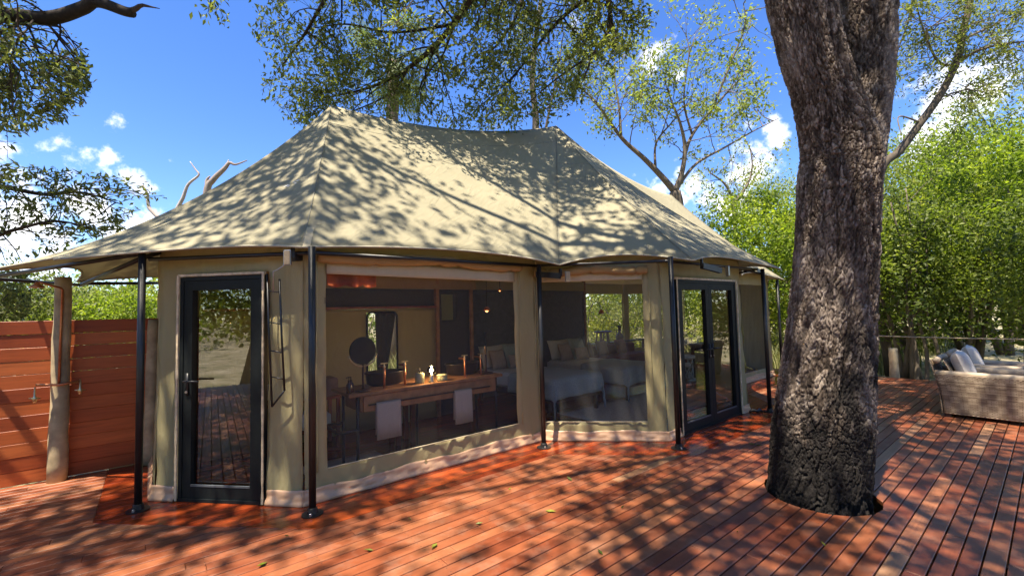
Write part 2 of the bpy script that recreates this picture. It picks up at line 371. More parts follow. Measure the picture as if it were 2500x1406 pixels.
    def build(s, name, mat, parent=None, smooth=False, label=None, cat=None, group=None, kind=None, loc=None, solid=0.0):
        V3 = np.array(s.v, float).reshape(-1, 3)
        if s.space == 'uv': V3 = W(V3)
        return mkobj(name, V3, s.f, mat, parent, smooth, label, cat, group, kind, loc, np.array(s.t), solid)

ORI = {}
def tag(o, label=None, cat=None, group=None, kind=None):
    if label: o['label'] = label
    if cat: o['category'] = cat
    if group: o['group'] = group
    if kind: o['kind'] = kind
    return o
def mkobj(name, V3, faces, mat, parent=None, smooth=False, label=None, cat=None, group=None, kind=None, loc=None, tint=None, solid=0.0):
    if parent is not None: o0 = ORI[parent.name]
    elif loc is not None: o0 = np.array(loc, float)
    else: o0 = np.array([(V3[:, 0].min() + V3[:, 0].max()) / 2, (V3[:, 1].min() + V3[:, 1].max()) / 2, V3[:, 2].min()])
    me = bpy.data.meshes.new(name); me.from_pydata((V3 - o0).tolist(), [], faces)
    if tint is not None:
        at = me.attributes.new('tint', 'FLOAT', 'POINT'); at.data.foreach_set('value', np.asarray(tint, np.float32))
    if smooth: me.polygons.foreach_set('use_smooth', [True] * len(me.polygons))
    me.materials.append(mat.m if isinstance(mat, M) else mat); me.update()
    o = bpy.data.objects.new(name, me); COL.objects.link(o)
    if parent is not None: o.parent = parent
    else: o.location = o0
    ORI[o.name] = o0
    if solid:
        md = o.modifiers.new('thickness', 'SOLIDIFY'); md.thickness = solid; md.offset = 0
    return tag(o, label, cat, group, kind)
def thing(name, uvz, label, cat, group=None, space='uv', kind=None):
    o = bpy.data.objects.new(name, None); COL.objects.link(o); o.empty_display_size = 0.1
    p = W([uvz])[0] if space == 'uv' else np.array(uvz, float)
    o.location = p; ORI[o.name] = p
    if kind: o['kind'] = kind
    return tag(o, label, cat, group)

def leaves(name, C, size, mat, parent=None, aspect=0.45, up=0.35, jitter=0.35, tint=None, dirs=None, **kw):
    """one folded two-triangle blade per centre"""
    C = np.asarray(C, float); n = len(C)
    a = rng.normal(size=(n, 3))
    if dirs is not None: a = a * 0.6 + dirs
    a /= np.linalg.norm(a, axis=1, keepdims=True)
    nm = rng.normal(size=(n, 3)); nm[:, 2] = np.abs(nm[:, 2]) + up * 2
    b = np.cross(nm, a); b /= np.linalg.norm(b, axis=1, keepdims=True) + 1e-9; c = np.cross(a, b)
    Ls = size * (1 + jitter * rng.uniform(-1, 1, n))[:, None]; Ws = Ls * aspect
    v0 = C - a * Ls / 2; v2 = C + a * Ls / 2 - c * Ls * 0.10
    v1 = C - b * Ws / 2 + c * Ws * 0.22 - a * Ls * 0.04; v3 = C + b * Ws / 2 + c * Ws * 0.22 - a * Ls * 0.04
    V3 = np.stack([v0, v1, v2, v3], 1).reshape(-1, 3)
    if parent is not None: o0 = ORI[parent.name]
    else: o0 = np.array([C[:, 0].mean(), C[:, 1].mean(), C[:, 2].min()])
    me = bpy.data.meshes.new(name)
    me.vertices.add(4 * n); me.vertices.foreach_set('co', (V3 - o0).astype(np.float32).ravel())
    idx = np.arange(n)[:, None] * 4 + np.array([0, 1, 2, 0, 2, 3])[None, :]
    me.loops.add(6 * n); me.loops.foreach_set('vertex_index', idx.astype(np.int32).ravel())
    me.polygons.add(2 * n); me.polygons.foreach_set('loop_start', np.arange(0, 6 * n, 3, dtype=np.int32)); me.polygons.foreach_set('loop_total', np.full(2 * n, 3, np.int32))
    if tint is None: tint = np.clip(rng.normal(0.5, 0.24, n), 0, 1)
    at = me.attributes.new('tint', 'FLOAT', 'POINT'); at.data.foreach_set('value', np.repeat(tint, 4).astype(np.float32))
    me.materials.append(mat.m); me.update(); me.validate()
    o = bpy.data.objects.new(name, me); COL.objects.link(o)
    if parent is not None: o.parent = parent
    else: o.location = o0
    ORI[o.name] = o0
    return tag(o, kw.get('label'), kw.get('cat'), kw.get('group'), kw.get('kind'))

# =================================================================== ground and decks
g = G('w'); n_ = 60
P = np.zeros((n_, n_, 3))
for i in range(n_):
    for j in range(n_):
        x = np.sign(i - 29.5) * abs((i - 29.5) / 29.5) ** 2.2 * 400; y = np.sign(j - 29.5) * abs((j - 29.5) / 29.5) ** 2.2 * 400
        P[i, j] = (x, y + 10, -0.45 + 0.06 * math.sin(x * 0.7) * math.cos(y * 0.5))
g.grid(P).build('ground', soil_m, smooth=True, kind='structure')

PITCHW = 0.101; OFF = 0.078; GAP = 0.009
VB1 = OFF + 36 * PITCHW; VB2 = OFF + 25 * PITCHW          # front lines of the tent platform
TREE = np.array([2.63, 3.93]); TUV = UV((TREE[0], TREE[1], 0)); HOLE = 0.425
DECK_U0, DECK_U1, DECK_V0 = -7.5, 12.4, -4.5
def plat_u0(v):
    if v >= VB1 - 1e-6: return max(-0.35, 4.714 - v)
    if v >= VB2 - 1e-6: return 7.3 - v
    return None
def plat_u1(v):
    if v >= VB1 - 1e-6: return min(12.55, 11.2 + (v - VB1))
    if v >= VB2 - 1e-6: return 4.9 + v
    return None
def plank(ends0, ends1, vs, z1, th, ch=0.003):
    """plank with end profiles sampled at vs; returns verts, faces"""
    n = len(vs); top = []; bot = []; edge = []
    vv = []
    for k, (va, a, b) in enumerate(zip(vs, ends0, ends1)):
        vi = va + (ch if k == 0 else (-ch if k == n - 1 else 0))
        vv += [(a + ch, vi, z1), (b - ch, vi, z1)]
    m = len(vv)
    for (va, a, b) in zip(vs, ends0, ends1): vv += [(a, va, z1 - ch), (b, va, z1 - ch)]
    for (va, a, b) in ((vs[0], ends0[0], ends1[0]), (vs[-1], ends0[-1], ends1[-1])): vv += [(a, va, z1 - th), (b, va, z1 - th)]
    f = []
    for k in range(n - 1):
        i = 2 * k; f.append((i, i + 1, i + 3, i + 2))                      # top
        f.append((m + i, i, i + 2, m + i + 2)); f.append((i + 1, m + i + 1, m + i + 3, i + 3))   # end chamfers
    f.append((m, m + 1, 1, 0)); e = 2 * (n - 1); f.append((e, e + 1, m + e + 1, m + e))
    b0 = 2 * m
    f.append((b0, b0 + 1, m + 1, m)); f.append((m + e, m + e + 1, b0 + 3, b0 + 2))
    f.append(tuple([b0] + [m + 2 * k for k in range(n)] + [b0 + 2])); f.append(tuple(reversed([b0 + 1] + [m + 2 * k + 1 for k in range(n)] + [b0 + 3])))
    return vv, f

rows = []
def split_row(a, b, k):
    """butt joints along a row"""
    r = random.Random(k * 31 + 5); cuts = []; x = a + r.uniform(0.4, 3.2)
    x0 = -9 + r.uniform(0, 3)
    while x0 < b:
        if a + 0.35 < x0 < b - 0.35: cuts.append(x0)
        x0 += r.choice([1.8, 2.4, 2.7, 3.3, 3.9]) + r.uniform(-.1, .1)
    e = [a] + cuts + [b]
    return list(zip(e[:-1], e[1:]))
deck_p, plat_p = [], []
for k in range(int((DECK_V0 - OFF) / PITCHW), int((9.9 - OFF) / PITCHW) + 1):
    va, vb = OFF + k * PITCHW, OFF + (k + 1) * PITCHW
    vm = (va + vb) / 2
    vs = [va + GAP / 2, va + PITCHW * 0.3, vm, va + PITCHW * 0.7, vb - GAP / 2]
    vp = [va + 0.001, va + PITCHW * 0.5, vb - 0.001]
    has = plat_u0(vm) is not None
    if vm < 6.70:
        segs = []
        if has: segs = [('L', DECK_U0, plat_u0(vm)), ('R', plat_u1(vm), DECK_U1)]
        else: segs = [('F', DECK_U0, DECK_U1)]
        for kind, a, b in segs:
            if b - a < 0.05: continue
            near = abs(vm - TUV[1]) < HOLE + 0.06
            if near:
                pcs = [(x, y) for x, y in split_row(a, TUV[0] - 0.02, k)] + [(x, y) for x, y in split_row(TUV[0] + 0.02, b, k + 999)]
            else: pcs = split_row(a, b, k)
            for x, y in pcs:
                x0 = [x + 0.0012] * 5; x1 = [y - 0.0012] * 5
                if has and kind == 'L' and y == b: x1 = [plat_u0(max(va + 1e-4, q)) - 0.002 for q in vs]
                if has and kind == 'R' and x == a: x0 = [plat_u1(max(va + 1e-4, q)) + 0.002 for q in vs]
                if near:
                    hw = [math.sqrt(max(0, HOLE ** 2 - (q - TUV[1]) ** 2)) for q in vs]
                    if y < TUV[0] + 0.1 and y > TUV[0] - 0.1: x1 = [TUV[0] - h - 0.0012 for h in hw]
                    elif x > TUV[0] - 0.1 and x < TUV[0] + 0.1: x0 = [TUV[0] + h + 0.0012 for h in hw]
                if max(b2 - a2 for a2, b2 in zip(x0, x1)) < 0.03: continue
                x1 = [max(a2 + 0.012, b2) for a2, b2 in zip(x0, x1)]
                deck_p.append((x0, x1, vs))
    if has:
        for x, y in split_row(plat_u0(vm), plat_u1(vm), k + 500):
            x0 = [x + 0.001] * 3; x1 = [y - 0.001] * 3
            if x == plat_u0(vm): x0 = [plat_u0(max(va + 1e-4, q)) for q in vp]
            if y == plat_u1(vm): x1 = [plat_u1(max(va + 1e-4, q)) for q in vp]
            plat_p.append((x0, x1, vp))
def score(p):
    best = 0
    for t in (0.02, 0.25, 0.5, 0.75, 0.98):
        u_ = p[0][1] * (1 - t) + p[1][1] * t; w = W([(u_, p[2][1], 0)])[0] - np.array([0, 0, CH]); d = w @ _f
        if d > 0.3:
            x = FPX * (w @ _r) / d; y = -FPX * (w @ _u) / d
            if abs(x) < 1330 and abs(y) < 760: best = max(best, (p[1][1] - p[0][1]) / d ** 2)
    return best
def lay(pcs, root, name, mat, z, th, lim, tints):
    pcs = sorted(pcs, key=lambda p: -score(p)); rest = G(); prev = 0.5
    for i, p in enumerate(pcs):
        vv, f = plank(p[0], p[1], p[2], z + random.uniform(-0.0012, 0.0012), th)
        t = tints()
        if i < lim and score(p) > 0: G().add(vv, f, t).build(name, mat, root)
        else: rest.add(vv, f, t)
    if rest.v: rest.build('distant_' + name + 's', mat, root, kind='stuff')
deck = thing('deck', (2, 2, -0.03), None, None, kind='structure')
lay(deck_p, deck, 'plank', deck_m, 0.0, 0.032, 300, lambda: min(1, max(0, random.gauss(0.46, 0.2) + (0.36 if random.random() < 0.05 else 0))))
plat = thing('tent_platform', (6, 6, -0.03), None, None, kind='structure')
lay(plat_p, plat, 'plank', plat_m, 0.001, 0.032, 110, lambda: random.random())
jst = G()                                                            # joists and the dark void below
for u_ in np.arange(-7.2, 12.4, 0.6):
    a_, b_ = DECK_V0, 6.7
    if abs(u_ - TUV[0]) < HOLE + 0.05:
        jst.box((u_, (a_ + TUV[1] - HOLE - .05) / 2, -0.09), (0.05, TUV[1] - HOLE - .05 - a_, 0.11)); a_ = TUV[1] + HOLE + 0.05
    jst.box((u_, (a_ + b_) / 2, -0.09), (0.05, b_ - a_, 0.11))
jst.build('joists', dwood_m, deck, kind='stuff')
edge = G(); edge.box((DECK_U1 + 0.03, 1.1, -0.12), (0.04, 11.2, 0.23)); edge.build('edge_board', deck_m, deck)

# =================================================================== wooden screen fence
fence = thing('board_fence', (-2.6, 6.78, 0), 'red hardwood board fence with narrow gaps, left of the canvas tent', 'fence')
FV = 6.76; nb = 12; bh = 1.66 / nb
for i in range(nb):
    segs = [(-6.6, -3.2), (-3.2, -0.74), (-0.74, 0.55)] if i % 2 == 0 else [(-6.6, -4.1), (-4.1, -1.35), (-1.35, 0.55)]
    for a, b in segs:
        gp = 0.0012 if i not in (8, 10) else 0.006
        G().box(((a + b) / 2, FV + random.uniform(-.003, .003), i * bh + bh / 2 + 0.004), (b - a - 0.003, 0.024, bh - gp), ch=0.003, tint=random.random()).build('board', fence_m, fence)
def log(g, base, h, r, seed, lean=(0, 0)):
    rr = random.Random(seed); pts = []; rs = []
    for k in range(14):
        t = k / 13; pts.append((base[0] + lean[0] * t + rr.uniform(-.004, .004), base[1] + lean[1] * t, base[2] + h * t)); rs.append(r * (1.06 - 0.12 * t + rr.uniform(-.05, .05)))
    rs[-1] *= 0.93
    return g.tube(pts, rs, 14)
log(G(), (0.0, FV - 0.085, 0), 1.645, 0.062, 3, (0.02, 0)).build('fence_post', log_m, fence, smooth=True)
for u_ in (-2.9, -5.4): log(G(), (u_, FV + 0.09, -0.4), 1.95, 0.06, 7).build('fence_post', log_m, fence, smooth=True)

sh = thing('outdoor_shower', (-0.74, FV - 0.11, 0), 'weathered log post with copper shower pipe against the red fence', 'shower')
log(G(), (-0.74, FV - 0.11, 0), 2.12, 0.074, 5, (0.01, 0)).build('post', log_m, sh, smooth=True)
G().tube([(-0.735, FV - 0.196, 1.0), (-0.73, FV - 0.196, 1.6), (-0.725, FV - 0.192, 1.98), (-0.735, FV - 0.23, 2.0), (-0.87, FV - 0.42, 2.045)], 0.011, 8).build('riser_pipe', copper_m, sh, smooth=True)
hd = G(); hd.lathe([(0.006, 0.05), (0.02, 0.03), (0.055, 0.0), (0.055, -0.012)], (-0.88, FV - 0.43, 2.0), 14); hd.build('shower_head', copper_m, sh, smooth=True)
G().tube([(-0.90, FV - 0.2, 1.02), (-0.74, FV - 0.21, 1.0), (-0.58, FV - 0.2, 1.02)], 0.013, 8).build('mixer_bar', copper_m, sh, smooth=True)
for du, zz in ((-0.165, 0.86), (0.165, 0.90)):
    h = G(); h.lathe([(0.012, 0.0), (0.02, 0.03), (0.022, 0.05), (0.01, 0.065), (0.006, 0.16)], (-0.74 + du, FV - 0.2, zz - 0.02), 10)
    h.bar((-0.78 + du, FV - 0.21, zz + 0.03), (-0.70 + du, FV - 0.19, zz + 0.02), 0.012); h.build('tap_handle', brass_m, sh, smooth=True)

# =================================================================== safari tent
tent = thing('safari_tent', (6.1, 6.3, 0), 'olive canvas safari tent with peaked roof, black poles and screened walls on the deck', 'tent')
V0 = 6.3; UC = 6.1
R1, R2 = np.array([1.93, V0, 4.60]), np.array([6.41, V0, 5.42]); R3 = np.array([10.7, V0, 4.6])
E = [(-0.66, 5.46, 2.19), (1.0, 4.08, 2.24), (3.86, 3.80, 2.19), (5.0, 2.70, 2.19), (7.62, 2.68, 2.19), (8.7, 3.75, 2.2), (11.4, 3.95, 2.2), (12.9, 5.3, 2.18)]
T0, T1 = (-1.25, 6.38, 2.14), (13.6, 6.3, 2.14)
def back(p): return (p[0], 2 * V0 - p[1] + (0.0), p[2])
Bk = [back(e) for e in E]; Bk[0] = (-0.7, 7.42, 2.13)
SAG = {}
def facet(A, B, C, D, sagL, sagR, scal=0.05, nS=26, nW=26, facetsag=0.05, ridgesag=0.0):
    """A,B on the ridge (may be equal), C,D the eave corners below A and B; s runs down, w across"""
    A, B, C, D = [np.array(x, float) for x in (A, B, C, D)]
    P = np.zeros((nS, nW, 3))
    for i in range(nS):
        s0 = i / (nS - 1)
        for j in range(nW):
            w = j / (nW - 1); sc_ = scal * 4 * w * (1 - w); s_ = s0 * (1 - sc_)
            top = A * (1 - w) + B * w; bot = C * (1 - w) + D * w
            p = top * (1 - s_) + bot * s_
            sag = (sagL * (1 - w) + sagR * w) * 4 * s_ * (1 - s_) ** 1.0
            sag += facetsag * 16 * w * (1 - w) * s_ * (1 - s_)
            sag += ridgesag * 4 * w * (1 - w) * (1 - s_) ** 1.3
            sag += 0.006 * math.sin(w * 40 + s_ * 9) * s_ * (1 - s_) + 0.010 * math.sin(9 * w + 14 * s_) * s_ * (1 - s_) * 4 * w * (1 - w)
            p = p.copy(); p[2] -= sag; P[i, j] = p
    return P
HL, HM = 0.34, 0.13
facets = [(R1, R1, E[0], E[1], HL, 0.06, 0.035), (R1, R2, E[1], E[2], 0.06, 0.05, 0.042), (R2, R2, E[2], E[3], 0.05, 0.10, 0.042), (R2, R2, E[3], E[4], 0.10, 0.22, 0.05),
          (R2, R2, E[4], E[5], 0.22, 0.1, 0.05), (R2, R3, E[5], E[6], 0.1, 0.1, 0.05), (R3, R3, E[6], E[7], 0.1, 0.3, 0.05), (R3, R3, E[7], T1, 0.3, 0.3, 0.08),
          (R3, R3, T1, Bk[7], 0.3, 0.3, 0.08), (R3, R3, Bk[7], Bk[6], 0.3, 0.1, 0.05), (R3, R2, Bk[6], Bk[5], 0.1, 0.1, 0.05), (R2, R2, Bk[5], Bk[4], 0.1, 0.1, 0.05),
          (R2, R2, Bk[4], Bk[3], 0.1, 0.1, 0.05), (R2, R2, Bk[3], Bk[2], 0.1, 0.1, 0.05), (R2, R1, Bk[2], Bk[1], 0.1, 0.1, 0.05), (R1, R1, Bk[1], Bk[0], 0.1, HL, 0.05),
          (R1, R1, Bk[0], T0, HL, HL, 0.10), (R1, R1, T0, E[0], HL, HL, 0.10)]
roof_root = None
rf = G(); seams = []; hem = []
for k, (A, B, C, D, a, b, scl) in enumerate(facets):
    rs = 0.22 if (A is not B) else 0.0
    P = facet(A, B, C, D, a, b, scl, ridgesag=rs); rf.grid(P)
    if k in (1, 2, 3, 4, 7): 
        q = P[:, 0].copy(); q[:, 2] += 0.004; seams.append(G().tube(q, 0.0065, 6))
    if k < 8 or k > 14: hem.append(G().tube(P[-1], 0.011, 6))
    if k in (0, 1, 2, 3, 4):                                         # cross seam near the top and the sewn overlap below
        for si in ((4,) if k in (0, 1) else (9,)):
            q = P[si].copy(); q[:, 2] += 0.003; seams.append(G().tube(q, 0.0045, 5))
    if k == 3:
        q = P[:, 9].copy(); q[:, 2] += 0.003; seams.append(G().tube(q, 0.0045, 5))
        q = P[:, 18].copy(); q[:, 2] += 0.003; seams.append(G().tube(q, 0.0045, 5))
roof = rf.build('roof', roof_m, tent, smooth=False, solid=0.004)
for p in roof.data.polygons: p.use_smooth = True
seam_m = canvas('seam_canvas', (0.25, 0.235, 0.18), 0)
for q in seams: q.build('seam', seam_m, roof, smooth=True)
hem_m = canvas('hem_canvas', (0.42, 0.385, 0.29), 0)
for q in hem: q.build('hem', hem_m, roof, smooth=True)
# corner patch, white droppings
def on_roof(k, s, w, lift=0.006):
    A, B, C, D, a, b, scl = facets[k]; P = facet(A, B, C, D, a, b, scl, ridgesag=0.22 if A is not B else 0); i = s * 25; j = w * 25
    i0, j0 = min(24, int(i)), min(24, int(j)); fi, fj = i - i0, j - j0
    p = (P[i0, j0] * (1 - fi) + P[i0 + 1, j0] * fi) * (1 - fj) + (P[i0, j0 + 1] * (1 - fi) + P[i0 + 1, j0 + 1] * fi) * fj
    return p + np.array([0, -lift * .6, lift])
pt = G(); pt.grid([[on_roof(1, s, w) for w in (0.0, 0.012, 0.022)] for s in (0.90, 0.95, 1.0)]); pt.build('corner_patch', trim_m, roof)
drop_m = plain('bird_droppings', (0.8, 0.8, 0.76), 0.8)
for (s, w, r) in [(0.585, 0.72, .02), (0.60, 0.745, .012), (0.575, 0.775, .014), (0.59, 0.80, .012), (0.573, 0.81, .016), (0.588, 0.70, .01)]:
    c0 = on_roof(0, s, w, 0.008); e1 = on_roof(0, s + 0.02, w, 0.008) - c0; e2 = on_roof(0, s, w + 0.02, 0.008) - c0; e1 /= np.linalg.norm(e1); e2 /= np.linalg.norm(e2)
    vs = [c0 + (e1 * math.cos(a) * 0.8 + e2 * math.sin(a) * 1.6) * r * random.uniform(.5, 1.2) for a in np.linspace(0, 2 * math.pi, 9)[:-1]]
    G().add(vs, [tuple(range(8))]).build('bird_dropping', drop_m, roof)

# ---- canvas walls: sheets with folds, cut round the openings
def sheet(A, B, z0, z1, hole=None, out=(0, -1), flare=0.05, amp=0.016, step=0.05, seed=0, dip=0.0):
    A = np.array(A, float); B = np.array(B, float); Ln = np.linalg.norm(B - A)
    xs = set(np.round(np.linspace(0, Ln, max(3, int(Ln / step))), 4)); zs = set(np.round(np.linspace(z0, z1, max(3, int((z1 - z0) / step))), 4))
    if hole:
        for x in (hole[0], hole[1]): xs = {q for q in xs if abs(q - x) > step * 0.4} | {x}
        for z in (hole[2], hole[3]): zs = {q for q in zs if abs(q - z) > step * 0.4} | {z}
    xs = sorted(xs); zs = sorted(zs); o = np.array(out, float); o /= np.linalg.norm(o)
    P = np.zeros((len(xs), len(zs), 3)); r = random.Random(seed); ph = [r.uniform(0, 6) for _ in range(8)]
    for i, x in enumerate(xs):
        for j, z in enumerate(zs):
            t = (z - z0) / (z1 - z0); e = 1.0
            d = amp * (math.sin(x * 13 + ph[0] + 1.5 * math.sin(z * 2 + ph[1])) * 0.35 + math.sin(x * 29 + z * 7 + ph[2]) * 0.25 + math.sin(z * 9 + x * 5 + ph[3]) * 0.3 + math.sin(x * 47 - z * 19 + ph[4]) * 0.18)
            d += amp * 0.8 * max(0, 0.30 - t) / 0.30 * math.sin(x * 34 + 9 * z + ph[5]) * 0.5
            d += flare * (1 - t) ** 3
            p = A + (B - A) * x / Ln + o * d
            P[i, j] = (p[0], p[1], z)
    sk = None
    if hole:
        def sk(i, j): return xs[i] >= hole[0] - 1e-5 and xs[i + 1] <= hole[1] + 1e-5 and zs[j] >= hole[2] - 1e-5 and zs[j + 1] <= hole[3] + 1e-5
    return P, sk
PA, PB, PC, PD, PE_ = (0.07, 5.35), (1.06, 4.27), (3.86, 4.25), (4.98, 3.14), (7.2, 3.14)
PF, PG, PH = (8.33, 4.25), (11.2, 4.25), (12.2, 5.3)
ZT = 2.36
S2 = 1 / math.sqrt(2)
def wallpart(A, B, hole, out, seed, z0=0.02, flare=0.035, name='wall_panel'):
    P, sk = sheet(A, B, z0, ZT, hole, out, flare, seed=seed); g = G(); g.grid(P, sk); return g.build(name, wall_m, tent, smooth=True, solid=0.003)
LBC = math.dist(PB, PC); LCD = math.dist(PC, PD); LDE = math.dist(PD, PE_); LAB = math.dist(PA, PB)
wallpart(PA, PB, (0.235, 1.125, -1, 2.06), (-S2, -S2), 1)
wallpart(PB, PC, (0.19, 2.43, 0.27, 2.12), (0, -1), 2)
wallpart(PC, PD, (0.07, 1.35, 0.23, 2.05), (-S2, -S2), 3)
wallpart(PD, PE_, (0.27, 1.96, -1, 2.03), (0, -1), 4)
wallpart(PE_, PF, None, (S2, -S2), 5)
wallpart(PF, PG, (0.25, 2.6, 0.2, 2.08), (0, -1), 6)
wallpart(PG, PH, None, (S2, -S2), 7)
wallpart((0.07, 7.25), PA, None, (-1, 0), 8)
def bk(p): return (p[0], 2 * V0 - p[1])
# back walls: screened openings give the view through
wallpart(bk(PB), (0.07, 7.25), None, (-S2, S2), 9)
wallpart(bk(PC), bk(PB), (0.04, 1.25, 0.35, 2.0), (0, 1), 10)
wallpart(bk(PD), bk(PC), (0.3, 1.25, 0.9, 2.05), (-S2, S2), 11)
wallpart(bk(PE_), bk(PD), None, (0, 1), 12)
wallpart(bk(PF), bk(PE_), (0.15, 1.45, 0.45, 2.05), (S2, S2), 13)
wallpart(bk(PG), bk(PF), (0.08, 2.75, 0.42, 2.06), (0, 1), 14)
wallpart((12.2, 7.3), bk(PG), (0.1, 1.3, 0.42, 2.06), (S2, S2), 15)
wallpart(PH, (12.2, 7.3), (0.1, 1.9, 0.3, 2.1), (1, 0), 16)
# glossy skirting along the foot of the walls
def skirt(A, B, out, seed, a0=0.0, a1=None):
    A = np.array(A, float); B = np.array(B, float); Ln = np.linalg.norm(B - A); a1 = Ln if a1 is None else a1
    n = max(6, int((a1 - a0) / 0.03)); o = np.array(out, float); o /= np.linalg.norm(o); r = random.Random(seed); ph = [r.uniform(0, 6) for _ in range(5)]
    P = np.zeros((n, 7, 3))
    for i in range(n):
        x = a0 + (a1 - a0) * i / (n - 1)
        for j in range(7):
            t = j / 6; z = 0.004 + (0.118 + 0.010 * math.sin(x * 6 + ph[0]) + 0.005 * math.sin(x * 17 + ph[3])) * t
            d = 0.035 * (1 - z / ZT) ** 3 + 0.015 + 0.030 * (1 - t) ** 2 + (0.010 * math.sin(x * 11 + 9 * t + ph[1]) + 0.007 * math.sin(x * 31 - 12 * t + ph[2]) + 0.005 * math.sin(x * 57 + 5 * t + ph[4])) * min(1, 3 * t) * (1.1 - t)
            p = A + (B - A) * x / Ln + o * d; P[i, j] = (p[0], p[1], z)
    g = G(); g.grid(P); g.build('skirting', pvc_m, tent, smooth=True, solid=0.002)
skirt(PA, PB, (-S2, -S2), 1, -0.03, 0.225); skirt(PA, PB, (-S2, -S2), 2, 1.14, LAB + 0.03); skirt(PB, PC, (0, -1), 3, -0.03, LBC - 0.02); skirt(PC, PD, (-S2, -S2), 4, 0.02, LCD + 0.03)
skirt(PD, PE_, (0, -1), 5, -0.03, 0.255); skirt(PD, PE_, (0, -1), 6, 1.975, LDE + 0.03); skirt(PF, PG, (0, -1), 7); skirt((0.07, 7.25), PA, (-1, 0), 8)

def along(A, B, x, out, d, z):
    A = np.array(A, float); B = np.array(B, float); t = (B - A) / np.linalg.norm(B - A); o = np.array(out, float); o /= np.linalg.norm(o)
    p = A + t * x + o * d; return (p[0], p[1], z)
# insect screens with stitched borders
def screen(A, B, x0, x1, z0, z1, out, seed, name='window_screen', trims=True):
    n, m = 24, 18; P = np.zeros((n, m, 3))
    for i in range(n):
        for j in range(m):
            x = x0 - 0.015 + (x1 - x0 + 0.03) * i / (n - 1); z = z0 - 0.01 + (z1 - z0 + 0.02) * j / (m - 1)
            P[i, j] = along(A, B, x, out, -0.006 + 0.007 * math.sin(x * 9 + z * 6 + seed), z)
    g = G(); g.grid(P); s = g.build(name, screen_m, tent, smooth=True)
    if trims:
        t = G(); t.tube([along(A, B, x0 + (x1 - x0) * k / 12, out, 0.022 + 0.02 * 0.7, z0) for k in range(13)], 0.006, 6); t.build('sill_piping', trim_m, s, smooth=True)
        for xx in (x0 - 0.085, x1 + 0.075):
            t = G(); t.tube([along(A, B, xx + 0.006 * math.sin(k), out, 0.026, z0 - 0.02 + (z1 + 0.05 - z0) * k / 10) for k in range(11)], 0.007, 6); t.build('zip_seam', wall_m, s, smooth=True)
    return s
sc1 = screen(PB, PC, 0.19, 2.43, 0.27, 2.12, (0, -1), 1)
sc2 = screen(PC, PD, 0.07, 1.35, 0.23, 2.05, (-S2, -S2), 2)
screen(PF, PG, 0.25, 2.6, 0.2, 2.08, (0, -1), 3)
# pale header strips and rolled canvas blinds with ties
for (A, B, x0, x1, zt, zb, out, par) in ((PB, PC, 0.19, 2.43, 2.16, 2.03, (0, -1), sc1), (PC, PD, 0.07, 1.35, 2.10, 2.0, (-S2, -S2), sc2)):
    P = np.zeros((20, 5, 3))
    for i in range(20):
        for j in range(5):
            t = i / 19; P[i, j] = along(A, B, x0 + (x1 - x0) * t, out, 0.030 + 0.004 * math.sin(9 * t + j), zb - 0.03 * t * (1 if par is sc1 else 0) + (zt - zb) * j / 4)
    g = G(); g.grid(P); g.build('header_strip', trim_m, par, smooth=True, solid=0.003)
    n = 60; pts = []; rr = []
    ties = (0.22, 0.52, 0.62, 0.93) if par is sc1 else (0.12, 0.5, 0.9)
    for i in range(n):
        t = i / (n - 1); pts.append(along(A, B, x0 - 0.08 + (x1 - x0 + 0.14) * t, out, 0.065, zt + 0.028 - 0.014 * math.sin(t * 9)))
        q = min(abs(t - k) for k in ties); rr.append(0.056 * (1 - 0.38 * math.exp(-(q / 0.012) ** 2)) * (1 + 0.08 * math.sin(t * 37)))
    bl = G(); bl.tube(pts, rr, 10); bo = bl.build('rolled_blind', flap_m, par, smooth=True)
# ---- poles
poles = [(-0.07, 5.13, 2.24), (1.06, 4.0, 2.24), (3.67, 3.97, 2.2), (4.77, 2.86, 2.24), (7.38, 2.86, 2.2), (8.5, 4.0, 2.2), (11.1, 4.0, 2.2), (12.3, 5.1, 2.2)]
for (u_, v_, h_) in poles:
    p = G(); p.tube([(u_, v_, 0), (u_, v_, h_)], 0.029, 14); po = p.build('pole', black_m, tent, smooth=True)
    b = G(); b.lathe([(0.085, 0.0), (0.085, 0.007), (0.045, 0.012), (0.038, 0.05), (0.03, 0.055)], (u_, v_, 0.002), 18); b.build('base_plate', black_m, po)
    s = G(); s.lathe([(0.012, 0.0), (0.012, 0.016), (0.004, 0.022)], (u_ - 0.03, v_ - 0.055, 0.012), 8); s.build('bolt', steel_m, po)
# roof frame: purlins and rafters in black pipe
fr = [(E[0], E[1]), (E[1], E[2]), (E[2], E[3]), (E[3], E[4]), (E[4], E[5])]
def pipe(a, b, r=0.02, name='frame_pipe'): G().tube([a, b], r, 8).build(name, black_m, tent, smooth=True)
def low(p, dz=-0.05, du=0, dv=0): return (p[0] + du, p[1] + dv, p[2] + dz)
for (u_, v_, h_) in poles[:6]:
    pass
wt = [(PA[0], PA[1], ZT), (PB[0], PB[1], ZT), (PC[0], PC[1], ZT), (PD[0], PD[1], ZT), (PE_[0], PE_[1], ZT)]
for a, b in zip(poles[:5], poles[1:6]): pipe((a[0] + 0.05, a[1] + 0.10, 2.20), (b[0] + 0.05, b[1] + 0.10, 2.20), 0.018)
pipe((poles[0][0], poles[0][1], 2.24), (-1.12, 6.33, 2.1)); pipe((0.1, 5.4, 2.33), (-0.62, 7.3, 2.1)); pipe((-0.05, 5.2, 2.22), (-0.66, 7.35, 2.08), 0.022)
